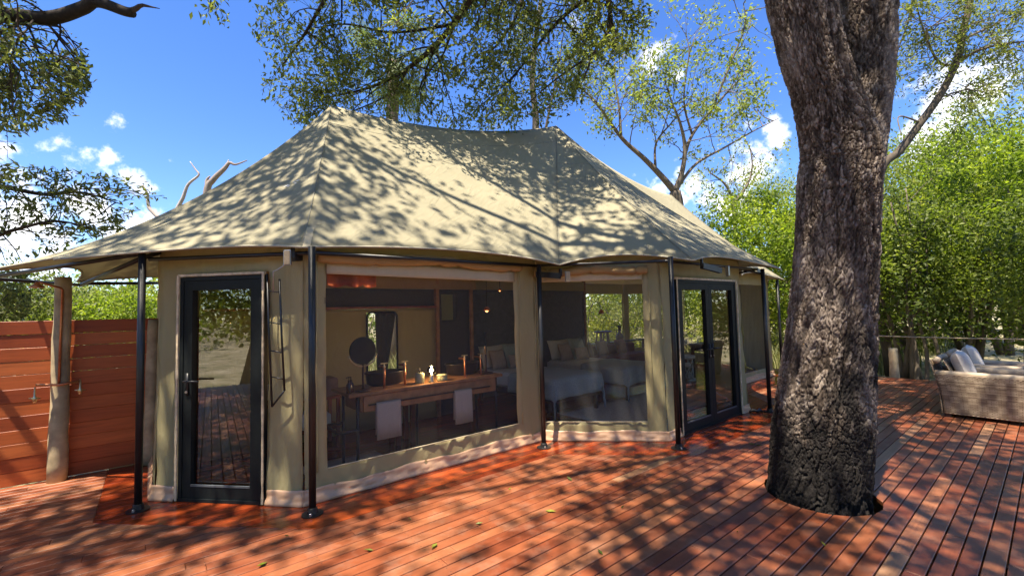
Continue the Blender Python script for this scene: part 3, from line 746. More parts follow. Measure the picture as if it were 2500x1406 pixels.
pipe((-1.22, 6.4, 2.08), (-3.4, 7.9, 2.0), 0.024); pipe((-1.2, 6.36, 2.12), (-3.4, 7.1, 2.14), 0.018); pipe((-0.66, 7.35, 2.1), (0.6, 8.4, 2.2), 0.02); pipe((0.1, 5.6, 2.2), (0.12, 7.2, 2.2), 0.018)
pipe((-0.07, 5.13, 2.2), (0.16, 5.55, 2.34), 0.016); pipe((-0.66, 7.35, 2.08), (-1.22, 6.4, 2.08), 0.018)
pipe((7.38, 2.86, 2.12), (7.2, 3.4, 2.3), 0.016)
# tensioning brackets under the eave corners
def bracket(p, back_, cap, capdir):
    a = np.array(p, float); b = np.array(back_, float)
    g = G(); g.bar(a, b, 0.05, 0.07); g.bar(a + (0, 0, 0.0), a + np.array([0, 0, 0.09]), 0.03); o = g.build('eave_bracket', black_m, tent)
    c = G(); c.box(cap, (0.062, 0.022, 0.135), capdir, 0.006); c.build('bracket_rim', steel_m, o)
    c = G(); q = np.array(cap) + np.array([math.sin(capdir), -math.cos(capdir), 0]) * 0.010; c.box(q, (0.050, 0.012, 0.118), capdir, 0.003); c.build('end_cap', tan_m, o)
bracket((0.955, 4.20, 2.16), (1.10, 4.36, 2.2), (0.90, 4.14, 2.15), -ANG)
bracket((3.93, 3.86, 2.06), (3.80, 4.16, 2.10), (3.99, 3.80, 2.05), -ANG * 0.5)
bracket((5.35, 2.78, 2.15), (5.75, 2.74, 2.10), (5.95, 2.74, 2.10), 1.1)
# ---- single door
def door_leaf(A, B, x0, x1, z0, z1, out, side, name, hand, panes=True):
    """hinged leaf: four bars, pane, handle"""
    d = G(); w = 0.085; dd = 0.02
    def q(x, z, k=dd): return along(A, B, x, out, k, z)
    up = (0, 0, 1)
    d.bar(q(x0 + w / 2, z0), q(x0 + w / 2, z1), 0.06, w, up=(along(A, B, 1, out, 0, 0)[0] - along(A, B, 0, out, 0, 0)[0], along(A, B, 1, out, 0, 0)[1] - along(A, B, 0, out, 0, 0)[1], 0))
    d.bar(q(x1 - w / 2, z0), q(x1 - w / 2, z1), 0.06, w, up=(along(A, B, 1, out, 0, 0)[0] - along(A, B, 0, out, 0, 0)[0], along(A, B, 1, out, 0, 0)[1] - along(A, B, 0, out, 0, 0)[1], 0))
    d.bar(q(x0 + w, z1 - w / 2), q(x1 - w, z1 - w / 2), 0.058, w); d.bar(q(x0 + w, z0 + w * .62), q(x1 - w, z0 + w * .62), 0.058, w * 1.24)
    o = d.build(name, dark_m, tent)
    p = G(); p.add([q(x0 + w, z0 + w * 1.24, .012), q(x1 - w, z0 + w * 1.24, .012), q(x1 - w, z1 - w, .012), q(x0 + w, z1 - w, .012)], [(0, 1, 2, 3)]); p.build('pane', glass_m, o)
    b = G(); b.bar(q(x0 + w, z0 + w * 1.24 + .008, .045), q(x1 - w, z0 + w * 1.24 + .008, .045), 0.016, 0.016)
    b.build('glazing_bead', plain('grey_bead', (0.10, 0.11, 0.12), 0.35), o)
    hx = x0 + w / 2 if side < 0 else x1 - w / 2; dirn = 1 if side < 0 else -1
    h = G(); h.bar(q(hx, hand - 0.13, .055), q(hx, hand + 0.07, .055), 0.028, 0.012, up=(out[0], out[1], 0)); h.tube([q(hx, hand, .05), q(hx, hand, .095), q(hx + 0.02 * dirn, hand, .10), q(hx + 0.15 * dirn, hand, .10)], 0.010, 8)
    h.build('handle', black_m, o, smooth=True)
    k = G(); k.lathe([(0.011, -0.006), (0.011, 0.006)], q(hx, hand - 0.10, .066), 8, axis='y'); k.build('lock', steel_m, o)
    return o
OAB = (-S2, -S2)
# outer frame and pale battens
def surround(A, B, x0, x1, z1, out, mat, w, dp, name, z0=0.004):
    tx = np.array(along(A, B, 1, out, 0, 0)) - np.array(along(A, B, 0, out, 0, 0))
    g = G()
    for x in (x0 + w / 2, x1 - w / 2): g.bar(along(A, B, x, out, dp, z0), along(A, B, x, out, dp, z1), 0.07, w, up=tuple(tx))
    g.bar(along(A, B, x0 + w, out, dp, z1 - w / 2), along(A, B, x1 - w, out, dp, z1 - w / 2), 0.069, w)
    return g.build(name, mat, tent)
surround(PA, PB, 0.26, 1.10, 2.03, OAB, dark_m, 0.035, 0.022, 'door_frame')
door_leaf(PA, PB, 0.297, 1.063, 0.03, 1.993, OAB, -1, 'door', 1.08)
th_ = G(); th_.bar(along(PA, PB, 0.26, OAB, 0.02, 0.016), along(PA, PB, 1.10, OAB, 0.02, 0.016), 0.09, 0.026); th_.build('threshold', dark_m, tent)
def batten(A, B, x, out, z1, seed, w=0.022):
    r = random.Random(seed); P = np.zeros((40, 2, 3)); 
    for i in range(40):
        z = 0.01 + (z1 - 0.01) * i / 39; ww = w * (1 + 0.35 * r.uniform(-1, 1))
        P[i, 0] = along(A, B, x - ww / 2, out, 0.068, z); P[i, 1] = along(A, B, x + ww / 2, out, 0.068, z)
    g = G(); g.grid(P); g.build('batten', pale_wood_m, tent, solid=0.012)
batten(PA, PB, 0.246, OAB, 2.05, 1); batten(PA, PB, 1.112, OAB, 2.05, 2, 0.016)
g = G(); g.bar(along(PA, PB, 0.24, OAB, 0.05, 2.047), along(PA, PB, 1.12, OAB, 0.05, 2.047), 0.03, 0.022); g.build('batten', pale_wood_m, tent)
# ---- glazed double doors
ODE = (0, -1)
surround(PD, PE_, 0.285, 1.945, 2.0, ODE, dark_m, 0.04, 0.022, 'door_frame')
door_leaf(PD, PE_, 0.328, 1.113, 0.03, 1.957, ODE, 1, 'door', 1.05); door_leaf(PD, PE_, 1.117, 1.902, 0.03, 1.957, ODE, -1, 'door', 1.05)
g = G(); g.bar(along(PD, PE_, 0.285, ODE, 0.02, 0.016), along(PD, PE_, 1.945, ODE, 0.02, 0.016), 0.09, 0.026); g.build('threshold', dark_m, tent)
batten(PD, PE_, 1.958, ODE, 2.02, 5); batten(PD, PE_, 0.275, ODE, 2.02, 6, 0.012)
g = G(); g.bar(along(PD, PE_, 0.27, ODE, 0.05, 2.015), along(PD, PE_, 1.965, ODE, 0.05, 2.015), 0.03, 0.026); g.build('batten', pale_wood_m, tent)
# hanging wire ladder rack on the canvas beside the door
rk = thing('hanging_rack', (0.98, 4.4, 0.85), 'black wire ladder rack hanging on canvas between single door and pole', 'rack')
def rq(x, z, d=0.085): return along(PA, PB, x, OAB, d, z)
for (a, b) in (((1.165, 2.03), (1.215, 0.86)), ((1.285, 1.98), (1.335, 1.0))):
    G().tube([rq(*a), rq(a[0] * .5 + b[0] * .5 - .004, a[1] * .5 + b[1] * .5), rq(*b)], 0.009, 8).build('side_rail', black_m, rk, smooth=True)
for k, z in enumerate((1.86, 1.58, 1.33, 1.10)): G().tube([rq(1.172 + k * .011, z + .02), rq(1.29 + k * .012, z - 0.0)], 0.006, 6).build('rung', black_m, rk, smooth=True)
G().tube([rq(1.215, 0.86), rq(1.335, 1.0)], 0.008, 6).build('rung', black_m, rk, smooth=True)
G().tube([rq(1.225, 1.86), rq(1.225, 2.05), rq(1.26, 2.06), rq(1.33, 2.10), rq(1.355, 2.16), rq(1.33, 2.21), rq(1.30, 2.22, .05)], 0.006, 6).build('hook', steel_m, rk, smooth=True)
# =================================================================== inside the tent
# bathroom partition: canvas with ledge, dark vent strip above
par = thing('bathroom_partition', (2.0, 6.3, 0), 'khaki canvas bathroom partition with wooden ledge, seen through the big screened window', 'partition')
P, sk = sheet((0.45, 6.3), (3.54, 6.3), 0.0, 1.72, (1.96, 2.42, 0.75, 1.67), (0, -1), 0.0, 0.006, 0.12, 31); g = G(); g.grid(P, sk); g.build('canvas_panel', wall_m, par, smooth=True, solid=0.003)
g = G(); g.box((2.0, 6.29, 1.74), (3.1, 0.07, 0.035), ch=0.004); g.build('ledge', rwood_m, par)
P, sk = sheet((0.45, 6.34), (3.54, 6.34), 1.757, 2.02, None, (0, -1), 0.0, 0.004, 0.12, 32); g = G(); g.grid(P); g.build('vent_strip', plain('charcoal_mesh', (0.045, 0.047, 0.05), 0.8), par, smooth=True)
P, sk = sheet((0.3, 6.3), (4.3, 6.3), 2.021, 2.75, None, (0, -1), 0.06, 0.008, 0.12, 33); g = G(); g.grid(P); g.build('valance', flap_m, par, smooth=True)
g = G(); g.box((3.56, 6.3, 1.35), (0.05, 0.09, 2.7), ch=0.004); g.build('post', vwood_m, par)
dp = thing('screen_door', (3.88, 6.32, 0), 'charcoal fabric inner door with small cut window, behind the washstand', 'door')
P, sk = sheet((3.60, 6.32), (4.20, 6.32), 0.0, 2.02, (0.06, 0.33, 1.52, 1.94), (0, -1), 0.0, 0.004, 0.08, 34); g = G(); g.grid(P, sk); g.build('panel', plain('charcoal_fabric', (0.045, 0.05, 0.052), 0.85, 0, .1, 20), dp, smooth=True, solid=0.003)
g = G(); g.box((4.225, 6.31, 1.3), (0.045, 0.08, 2.6), ch=0.004); g.build('jamb', vwood_m, dp)
hb = thing('headboard_screen', (6.1, 7.0, 0), 'tall charcoal fabric headboard screen behind the twin beds', 'screen')
P, sk = sheet((4.3, 7.0), (7.86, 7.0), 0.0, 2.06, None, (0, -1), 0.0, 0.008, 0.1, 35); g = G(); g.grid(P); g.build('panel', plain('charcoal_cloth', (0.11, 0.12, 0.125), 0.9, 0, .15, 12), hb, smooth=True, solid=0.01)
g = G(); g.box((7.89, 7.0, 1.2), (0.05, 0.07, 2.4), ch=0.004); g.build('end_post', vwood_m, hb)
g = G(); g.box((6.1, 7.0, 2.16), (3.6, 0.05, 0.2), ch=0.01); g.build('valance', wall_m, hb)
# standing mirror on the partition
mi = thing('partition_window', (2.64, 6.30, 0.74), 'tall window with rounded corners and dark curtain in the khaki partition', 'window')
def rrect(cx, cz, w, h, r, n=6):
    pts = []
    for (sx, sz, a0) in ((1, 1, 0), (-1, 1, 90), (-1, -1, 180), (1, -1, 270)):
        for k in range(n + 1):
            a = rad(a0 + 90 * k / n); pts.append((cx + sx * (w / 2 - r) + r * math.cos(a), cz + sz * (h / 2 - r) + r * math.sin(a)))
    return pts
pts = rrect(2.64, 1.21, 0.46, 0.92, 0.07); 
g = G(); g.tube([(x, 6.28, z) for x, z in pts + pts[:2]], 0.014, 6, cap=False); g.build('frame', dark_m, mi, smooth=True)
P = np.zeros((14, 10, 3))
for i in range(14):
    for j in range(10): tz = j / 9; a0 = 2.56 + 0.03 * (1 - tz); b0 = 2.74 + 0.16 * tz; P[i, j] = (a0 + (b0 - a0) * i / 13, 6.36 + 0.015 * math.sin(i * 1.6), 0.75 + 0.95 * tz)
g = G(); g.grid(P); g.build('curtain', plain('curtain_charcoal', (0.04, 0.043, 0.045), 0.9), mi, smooth=True, solid=0.004)
# washstand
va = thing('washstand', (2.5, 4.8, 0), 'long wooden washstand on black pipe legs behind the big screened window', 'washstand')
TZ = 0.845
g = G(); g.box((2.53, 4.82, TZ - 0.02), (1.96, 0.56, 0.035), ch=0.005); g.build('top', vwood_m, va)
g = G(); g.box((2.56, 4.575, TZ - 0.125), (1.70, 0.03, 0.165), ch=0.004); g.build('apron', vwood_m, va)
g = G(); g.box((2.56, 5.06, TZ - 0.125), (1.70, 0.03, 0.165), ch=0.004); g.build('apron', vwood_m, va)
for u_ in (1.70, 3.42): g = G(); g.box((u_, 4.82, TZ - 0.125), (0.03, 0.46, 0.165), ch=0.004); g.build('end_apron', vwood_m, va)
for (u_, v_) in ((1.66, 4.60), (1.66, 5.04), (2.55, 5.04), (3.44, 4.60), (3.44, 5.04)):
    G().tube([(u_, v_, 0), (u_, v_, TZ - 0.038)], 0.017, 10).build('pipe_leg', black_m, va, smooth=True)
G().tube([(1.66, 4.60, 0.46), (1.50, 4.60, 0.46), (1.46, 4.66, 0.465), (1.46, 4.98, 0.465), (1.50, 5.04, 0.46), (1.66, 5.04, 0.46)], 0.018, 10).build('towel_rail', black_m, va, smooth=True)
G().tube([(1.75, 4.535, 0.71), (3.3, 4.535, 0.71)], 0.008, 8).build('front_rail', black_m, va, smooth=True)
for k, u_ in enumerate((2.09, 3.13)):
    ba = thing('wash_basin', (u_, 4.90, TZ), 'black oval basin at the mirror end of the washstand' if k == 0 else 'black oval basin at the far end of the washstand, beside the amber lamp', 'basin', 'wash basins')
    prof = [(0.13, 0.0), (0.17, 0.02), (0.185, 0.145), (0.195, 0.15), (0.195, 0.135), (0.17, 0.13), (0.14, 0.04), (0.0, 0.03)]
    g = G(); g.lathe(prof, (0, 0, 0), 28); g.v = [(x * 1.25 + u_, y * 0.85 + 4.90, z + TZ) for x, y, z in g.v]; g.build('bowl', slate_m, ba, smooth=True)
    for du in (-0.12, 0.12):
        tp = thing('pillar_tap', (u_ + du, 4.65, TZ), 'copper pillar tap in front of the %s basin, %s one' % ('mirror end' if k == 0 else 'far end', 'first' if du < 0 else 'second'), 'tap', 'copper taps')
        G().tube([(u_ + du, 4.65, TZ), (u_ + du, 4.65, TZ + 0.20), (u_ + du, 4.68, TZ + 0.225), (u_ + du, 4.78, TZ + 0.22)], 0.013, 8).build('pipe', copper_m, tp, smooth=True)
        g = G(); g.bar((u_ + du - 0.04, 4.65, TZ + 0.265), (u_ + du + 0.04, 4.65, TZ + 0.265), 0.012); g.lathe([(0.008, 0), (0.016, 0.02), (0.006, 0.06)], (u_ + du, 4.65, TZ + 0.205), 8); g.build('cross_handle', brass_m, tp)
def round_mirror(u_, v_, r, h, label, tw):
    t = thing('vanity_mirror', (u_, v_, TZ), label, 'mirror', 'round vanity mirrors')
    g = G(); g.lathe([(0.09, 0), (0.09, 0.012), (0.02, 0.02), (0.012, 0.03)], (u_, v_, TZ), 18); g.tube([(u_, v_, TZ + 0.02), (u_, v_, TZ + h - r)], 0.011, 8); g.build('stand', dwood_m, t, smooth=True)
    co, si = math.cos(tw), math.sin(tw); g = G(); g.lathe([(0.0, -0.012), (r, -0.010), (r, 0.010), (0, 0.012)], (0, 0, 0), 32, axis='y'); g.v = [(u_ + x * co - y * si, v_ + x * si + y * co, z + TZ + h) for x, y, z in g.v]; g.build('disc', dark_m, t)
    arc = [(u_ + (r + 0.02) * math.cos(a) * co, v_ + (r + 0.02) * math.cos(a) * si, TZ + h + (r + 0.02) * math.sin(a)) for a in np.linspace(rad(195), rad(345), 14)]
    G().tube(arc, 0.009, 6).build('yoke', brass_m, t, smooth=True)
round_mirror(1.74, 4.66, 0.145, 0.42, 'round dark vanity mirror on a column at the bottle end of the washstand', 0.1)
round_mirror(3.38, 4.72, 0.13, 0.40, 'round dark vanity mirror on a thin stem at the bed end of the washstand', 0.9)
for k, (u_, v_, h_) in enumerate(((1.58, 4.62, 0.13), (1.62, 4.68, 0.125))):
    t = thing('soap_bottle', (u_, v_, TZ), ('slightly taller amber pump bottle at the washstand end', 'slightly shorter amber pump bottle next to the round mirror')[k], 'bottle', 'amber bottles')
    g = G(); g.lathe([(0.026, 0), (0.028, 0.01), (0.028, 0.085), (0.012, 0.105), (0.012, h_)], (u_, v_, TZ), 14); g.build('body', bottle_m, t, smooth=True)
    g = G(); g.tube([(u_, v_, TZ + h_), (u_, v_, TZ + h_ + 0.03), (u_ - 0.03, v_, TZ + h_ + 0.03)], 0.006, 6); g.build('pump', black_m, t)
t = thing('canister', (2.40, 4.66, TZ), 'mint green canister with pump, between basin and amber bulb lamp', 'canister')
g = G(); g.lathe([(0.05, 0), (0.052, 0.01), (0.052, 0.105), (0.046, 0.11), (0.046, 0.115)], (2.40, 4.66, TZ), 18); g.build('body', mint_m, t, smooth=True)
g = G(); g.tube([(2.40, 4.66, TZ + 0.115), (2.40, 4.66, TZ + 0.165), (2.37, 4.66, TZ + 0.165)], 0.006, 6); g.build('pump', black_m, t)
t = thing('round_box', (2.68, 4.64, TZ), 'low round olive box on the washstand beside the lit bulb', 'box')
g = G(); g.lathe([(0.06, 0), (0.062, 0.005), (0.062, 0.05), (0.058, 0.052)], (2.68, 4.64, TZ), 20); g.build('body', mint_m, t, smooth=True); g = G(); g.lathe([(0.064, 0), (0.064, 0.014), (0.05, 0.02), (0, 0.02)], (2.68, 4.64, TZ + 0.052), 20); g.build('lid', mint_m, t, smooth=True)
t = thing('bulb_lamp', (2.53, 4.62, TZ), 'lit globe bulb lamp glowing amber on the washstand', 'lamp')
g = G(); g.lathe([(0.035, 0), (0.035, 0.012), (0.022, 0.02), (0.022, 0.075), (0.018, 0.085)], (2.53, 4.62, TZ), 16); g.build('base', steel_m, t, smooth=True)
bz = TZ + 0.135
g = G(); g.lathe([(0.016, -0.052)] + [(0.052 * math.cos(a), 0.052 * math.sin(a)) for a in np.linspace(-1.2, 1.5, 12)] + [(0.0, 0.052)], (2.53, 4.62, bz), 18); g.build('globe', clear_m, t, smooth=True)
g = G(); g.lathe([(0.0, -0.028), (0.017, -0.015), (0.019, 0.01), (0.0, 0.027)], (2.53, 4.62, bz), 10); g.build('filament', bulb_m, t, smooth=True)
pl = bpy.data.lights.new('bulb_light', 'POINT'); pl.energy = 6; pl.color = (1.0, 0.6, 0.28); pl.shadow_soft_size = 0.05
po = bpy.data.objects.new('bulb_light', pl); COL.objects.link(po); po.parent = t; po.location = tuple(W([(2.53, 4.62, bz + 0.075)])[0] - ORI[t.name])
# hand towels over the front rail
for k, (a, b, zb) in enumerate(((1.83, 2.10, 0.34), (2.78, 3.02, 0.33))):
    P = []
    for i in range(9):
        u_ = a + (b - a) * i / 8; w = 0.006 * math.sin(i * 2.1)
        P.append([(u_, 4.555 + w * .5, zb + 0.05), (u_, 4.55, 0.6), (u_, 4.545, 0.70), (u_, 4.535, 0.721), (u_, 4.522, 0.70), (u_, 4.518 + w, 0.5), (u_ , 4.515 + w, zb)])
    g = G(); g.grid(np.array(P)); g.build('hand_towel', towel_m, smooth=True, solid=0.012, label='folded taupe towel over the washstand rail, below the %s' % ('pump canister end' if k == 0 else 'far basin'), cat='towel', group='towels on the washstand rail')
t = thing('wooden_stool', (2.5, 5.35, 0), 'red wooden stool standing behind the washstand', 'stool')
for (u_, v_) in ((2.42, 5.3), (2.62, 5.3), (2.42, 5.5), (2.62, 5.5)): g = G(); g.box((u_, v_, 0.24), (0.05, 0.05, 0.48)); g.build('leg', rwood_m, t)
g = G(); g.box((2.52, 5.4, 0.50), (0.3, 0.3, 0.04), ch=0.006); g.build('seat', rwood_m, t)
t = thing('linen_shelf', (1.35, 5.9, 0), 'low wooden shelf with folded linen against the khaki partition', 'shelf')
for z in (0.25, 0.62): g = G(); g.box((1.42, 5.95, z), (0.9, 0.4, 0.03), ch=0.004); g.build('board', rwood_m, t)
for (u_, v_) in ((1.0, 5.78), (1.84, 5.78), (1.0, 6.12), (1.84, 6.12)): g = G(); g.box((u_, v_, 0.32), (0.04, 0.04, 0.64)); g.build('leg', rwood_m, t)
g = G(); g.box((1.25, 5.93, 0.735), (0.34, 0.32, 0.2), ch=0.03); g.build('folded_linen', white_m, label='stack of folded white linen on the low wooden shelf', cat='linen')
g = G(); g.box((1.66, 5.93, 0.745), (0.36, 0.3, 0.22), ch=0.01); g.build('brown_box', leather_m, label='brown leather box beside folded linen on the low shelf', cat='box')
g = G(); g.box((1.5, 5.93, 0.36), (0.5, 0.32, 0.19), ch=0.04); g.build('folded_towel', white_m, label='pale folded towels on the bottom board of the low shelf', cat='towel')
P = [[(1.25 + 0.85 * i / 7, 4.75 + 0.5 * j / 5, 0.012 + 0.003 * math.sin(i + j)) for j in range(6)] for i in range(8)]
g = G(); g.grid(np.array(P)); g.build('bath_mat', towel_m, smooth=True, solid=0.014, label='pale bath mat on the floor under the washstand end', cat='mat')
# hanging lamps
def pendant(u_, v_, z, r, label, lit, zt=2.95):
    t = thing('pendant_lamp', (u_, v_, z), label, 'lamp', 'pendant lamps'); G().tube([(u_, v_, z + r), (u_, v_, zt)], 0.004, 5).build('cord', black_m, t)
    g = G(); g.lathe([(r * 0.2, r * .95), (r * .55, r * .75), (r, 0.0), (r * .96, -0.004), (r * .5, r * .6)], (u_, v_, z), 16); g.build('shade', redlamp_m, t, smooth=True)
    g = G(); g.lathe([(0, -0.5 * r), (r * .4, -0.2 * r), (r * .35, 0.2 * r), (0, 0.4 * r)], (u_, v_, z), 10); g.build('bulb', glow_m if lit else clear_m, t, smooth=True)
pendant(4.05, 5.6, 1.66, 0.06, 'small red pendant lamp glowing in front of the dark inner door', True)
pendant(3.62, 4.7, 1.92, 0.028, 'tiny pendant lamp lit high in the corner of the big screened window', True, 2.5)
g = G()
P = np.zeros((40, 4, 3))
for i in range(40):
    for j in range(4):
        t_ = i / 39; P[i, j] = (1.45 + 0.55 * t_, 4.9 + 0.05 * math.sin(9 * t_), 2.11 - 0.045 * j - (0.028 * abs(math.sin(t_ * 9)) if j == 3 else 0))
g.grid(P); g.build('scalloped_lampshade', redlamp_m, smooth=True, solid=0.006, label='reddish scalloped shade hanging at the top of the big screened window', cat='lampshade')
# beds
def bed(u0, u1, v0, v1, label, k):
    t = thing('bed', ((u0 + u1) / 2, (v0 + v1) / 2, 0), label, 'bed', 'twin beds')
    for (a, b) in ((u0 + .05, v0 + .05), (u1 - .05, v0 + .05), (u0 + .05, v1 - .05), (u1 - .05, v1 - .05)): g = G(); g.box((a, b, 0.17), (0.05, 0.05, 0.34), ch=0.004); g.build('leg', dwood_m, t)
    g = G(); g.box(((u0 + u1) / 2, (v0 + v1) / 2, 0.29), (u1 - u0, v1 - v0, 0.10), ch=0.01); g.build('frame', dwood_m, t)
    g = G(); g.box(((u0 + u1) / 2, (v0 + v1) / 2, 0.46), (u1 - u0 + .02, v1 - v0, 0.25), ch=0.05); g.build('mattress', white_m, t, smooth=False)
    # throw: draped over the foot, corners hanging lower
    n, m = 34, 26; P = np.zeros((n, m, 3)); Wd = u1 - u0; top = 0.605; hang = 0.30
    for i in range(n):
        for j in range(m):
            x = (i / (n - 1) * (Wd + 2 * hang)) - hang; y = j / (m - 1) * (1.05 + hang) - hang        # y<0 hangs over the foot
            du = min(max(x, 0), Wd); ox = x - du; dv = max(y, 0); oy = y - dv
            z = top - 0.015 * ((2 * du / Wd - 1) ** 4) - 0.012 * math.sin(7 * dv + 3 * du) * .4
            px, py = u0 + du, v0 + dv
            if ox: z -= abs(ox) * 0.97; px += math.copysign(0.035 + 0.05 * abs(ox) + 0.012 * math.sin(y * 19), ox)
            if oy: z -= abs(oy) * 0.97; py -= 0.035 + 0.05 * abs(oy) + 0.014 * math.sin(x * 17 + k)
            if ox and oy: z -= 0.12 * min(abs(ox), abs(oy)) / hang
            P[i, j] = (px, py, max(0.03, z))
    g = G(); g.grid(P); g.build('throw', throw_m, t, smooth=True, solid=0.012)
    uc = (u0 + u1) / 2
    for (du, dv, mt, s, z) in ((-.2, -.16, white_m, (.62, .42, .16), .60), (.16, -.34, sage_m, (.48, .46, .15), .59), (-.25, -.36, pink_m, (.36, .36, .13), .59), (.05, -.52, pink_m, (.34, .26, .12), .59)):
        g = G(); g.pillow((uc + du, v1 + dv, z), s, random.uniform(-.15, .15), 0.35, 12); g.build('pillow', mt, t, smooth=True)
bed(4.70, 5.75, 4.82, 6.85, 'twin bed with blue grey throw next to the washstand', 0)
bed(6.50, 7.50, 4.82, 6.85, 'twin bed with blue grey throw beside the glazed double doors', 1)
P = [[(5.0 + 3.3 * i / 16, 3.75 + 1.35 * j / 8 + 0.02 * math.sin(i * 2.2) * (j in (0, 8)), 0.010 + 0.002 * math.sin(i + j)) for j in range(9)] for i in range(17)]
g = G(); g.grid(np.array(P)); g.build('floor_rug', rug_m, smooth=True, solid=0.010, label='pale woven rug on the tent floor at the foot of the beds', cat='rug')
# sofa, sill table, jug, side tables at the back window
t = thing('bench_sofa', (9.4, 7.6, 0), 'dark plum bench sofa below the back window', 'sofa')
g = G(); g.box((9.6, 7.55, 0.22), (2.6, 0.7, 0.36), ch=0.05); g.build('seat', sofa_red_m, t)
g = G(); g.box((9.6, 7.88, 0.50), (2.6, 0.16, 0.3), ch=0.04); g.build('backrest', sofa_red_m, t)
for (u_, m_) in ((8.7, leather_m), (9.3, leather_m), (10.1, sofa_red_m)): g = G(); g.pillow((u_, 7.62, 0.40), (.46, .40, .15), 0.1, 0.3, 12); g.build('cushion', m_, t, smooth=True)
sl_ = thing('sill_table', (10.2, 8.12, 0), 'narrow dark console table under the back window opening', 'table')
g = G(); g.box((10.2, 8.12, 0.665), (3.6, 0.26, 0.03)); g.build('top', dwood_m, sl_)
for u_ in (8.5, 10.2, 11.9): g = G(); g.box((u_, 8.12, 0.325), (0.05, 0.2, 0.65)); g.build('leg', dwood_m, sl_)
for k, u_ in enumerate((9.72, 10.02)):
    t = thing('dished_stool', (u_, 8.10, 0.68), ('small dark dished stool on the console by the back window' if k == 0 else 'small blue-topped dished stool beside the dark clay jug'), 'stool', 'dished stools')
    g = G(); g.lathe([(0.05, 0.27), (0.12, 0.285), (0.17, 0.32), (0.165, 0.325), (0.1, 0.30), (0, 0.295)], (u_, 8.10, 0.68), 18); g.build('dish', clay_m if k == 0 else plain('blue_dish', (0.10, 0.12, 0.30), 0.4), t, smooth=True)
    for a in (0.4, 2.5, 4.6): G().tube([(u_ + .10 * math.cos(a), 8.10 + .10 * math.sin(a), 0.68), (u_ + .06 * math.cos(a), 8.10 + .06 * math.sin(a), 0.965)], 0.022, 7).build('leg', dwood_m, t, smooth=True)
t = thing('clay_jug', (10.62, 8.10, 0.68), 'dark clay jug with a tall ridged neck on the console', 'jug')
g = G(); g.lathe([(0.07, 0), (0.11, 0.05), (0.125, 0.12), (0.10, 0.19), (0.045, 0.24), (0.035, 0.28), (0.055, 0.32), (0.035, 0.36), (0.06, 0.41), (0.05, 0.45), (0.03, 0.45)], (10.62, 8.10, 0.68), 20); g.build('body', clay_m, t, smooth=True)
G().tube([(10.57, 8.10, 1.02), (10.49, 8.10, 1.0), (10.46, 8.10, 0.92), (10.51, 8.10, 0.84)], 0.013, 7).build('handle', clay_m, t, smooth=True)
t = thing('gooseneck_lamp', (7.80, 6.9, 0), 'gooseneck reading lamp with red shade on the headboard screen post', 'lamp')
G().tube([(7.93, 6.95, 0.0), (7.93, 6.95, 1.2), (7.98, 6.93, 1.6), (8.1, 6.9, 1.78), (8.25, 6.88, 1.80), (8.33, 6.87, 1.70), (8.34, 6.87, 1.62)], 0.010, 7).build('stem', steel_m, t, smooth=True)
g = G(); g.lathe([(0.015, 0.10), (0.04, 0.09), (0.075, 0.0), (0.07, 0.0), (0.035, 0.08)], (8.34, 6.87, 1.52), 14); g.build('shade', redlamp_m, t, smooth=True)
g = G(); g.lathe([(0.12, 0), (0.12, 0.015), (0.015, 0.02)], (7.93, 6.95, 0.002), 16); g.build('foot', steel_m, t)
# carved drum stools behind the glazed doors
def drum(u_, v_, r, h, label):
    t = thing('drum_stool', (u_, v_, 0), label, 'stool', 'carved drum stools')
    g = G(); g.lathe([(r, 0), (r * 1.02, 0.03), (r, 0.06), (r * .86, 0.065)], (u_, v_, 0), 26); g.build('base_ring', stone_m, t, smooth=True)
    g = G(); g.lathe([(r * .86, h - 0.07), (r * 1.03, h - 0.06), (r * 1.05, h - 0.02), (r * .98, h), (0, h - 0.012)], (u_, v_, 0), 26); g.build('seat', stone_m, t, smooth=True)
    g = G(); n = 13
    for k in range(n):
        for s in (1, -1):
            pts = [(u_ + r * .84 * math.cos(2 * math.pi * (k + s * z * 2.2) / n), v_ + r * .84 * math.sin(2 * math.pi * (k + s * z * 2.2) / n), 0.06 + (h - 0.13) * z) for z in np.linspace(0, 1, 7)]
            g.tube(pts, 0.014, 5)
    g.build('lattice', stone_m, t, smooth=True)
    g = G(); g.lathe([(r * .6, 0.05), (r * .55, h * .5), (r * .6, h - .06)], (u_, v_, 0), 16); g.build('core', dwood_m, t, smooth=True)
drum(8.55, 5.05, 0.24, 0.46, 'smaller carved lattice drum stool, in front of the larger one')
drum(9.15, 5.35, 0.30, 0.56, 'larger carved lattice drum stool inside the double doors')
t = thing('writing_desk', (10.4, 5.2, 0), 'dark wooden desk with a hide draped over it, inside the double doors', 'desk')
g = G(); g.box((10.4, 5.2, 0.75), (1.2, 0.6, 0.04), ch=0.005); g.build('top', dwood_m, t)
for (u_, v_) in ((9.86, 4.96), (10.94, 4.96), (9.86, 5.44), (10.94, 5.44)): g = G(); g.box((u_, v_, 0.365), (0.06, 0.06, 0.73)); g.build('leg', dwood_m, t)
g = G(); g.box((10.4, 5.2, 0.66), (1.1, 0.5, 0.13)); g.build('drawer_box', dwood_m, t)
P = [[(10.0 + .5 * i / 9, 4.88 - 0.02 * math.sin(i * 1.7) + (0.25 * (j - 4) if j > 4 else 0) * .4, 0.79 if j > 3 else 0.78 - 0.09 * (4 - j) * (1 + .2 * math.sin(i))) for j in range(8)] for i in range(10)]
g = G(); g.grid(np.array(P)); g.build('hide_throw', white_m, smooth=True, solid=0.008, label='pale hide draped over the front of the dark desk', cat='throw')

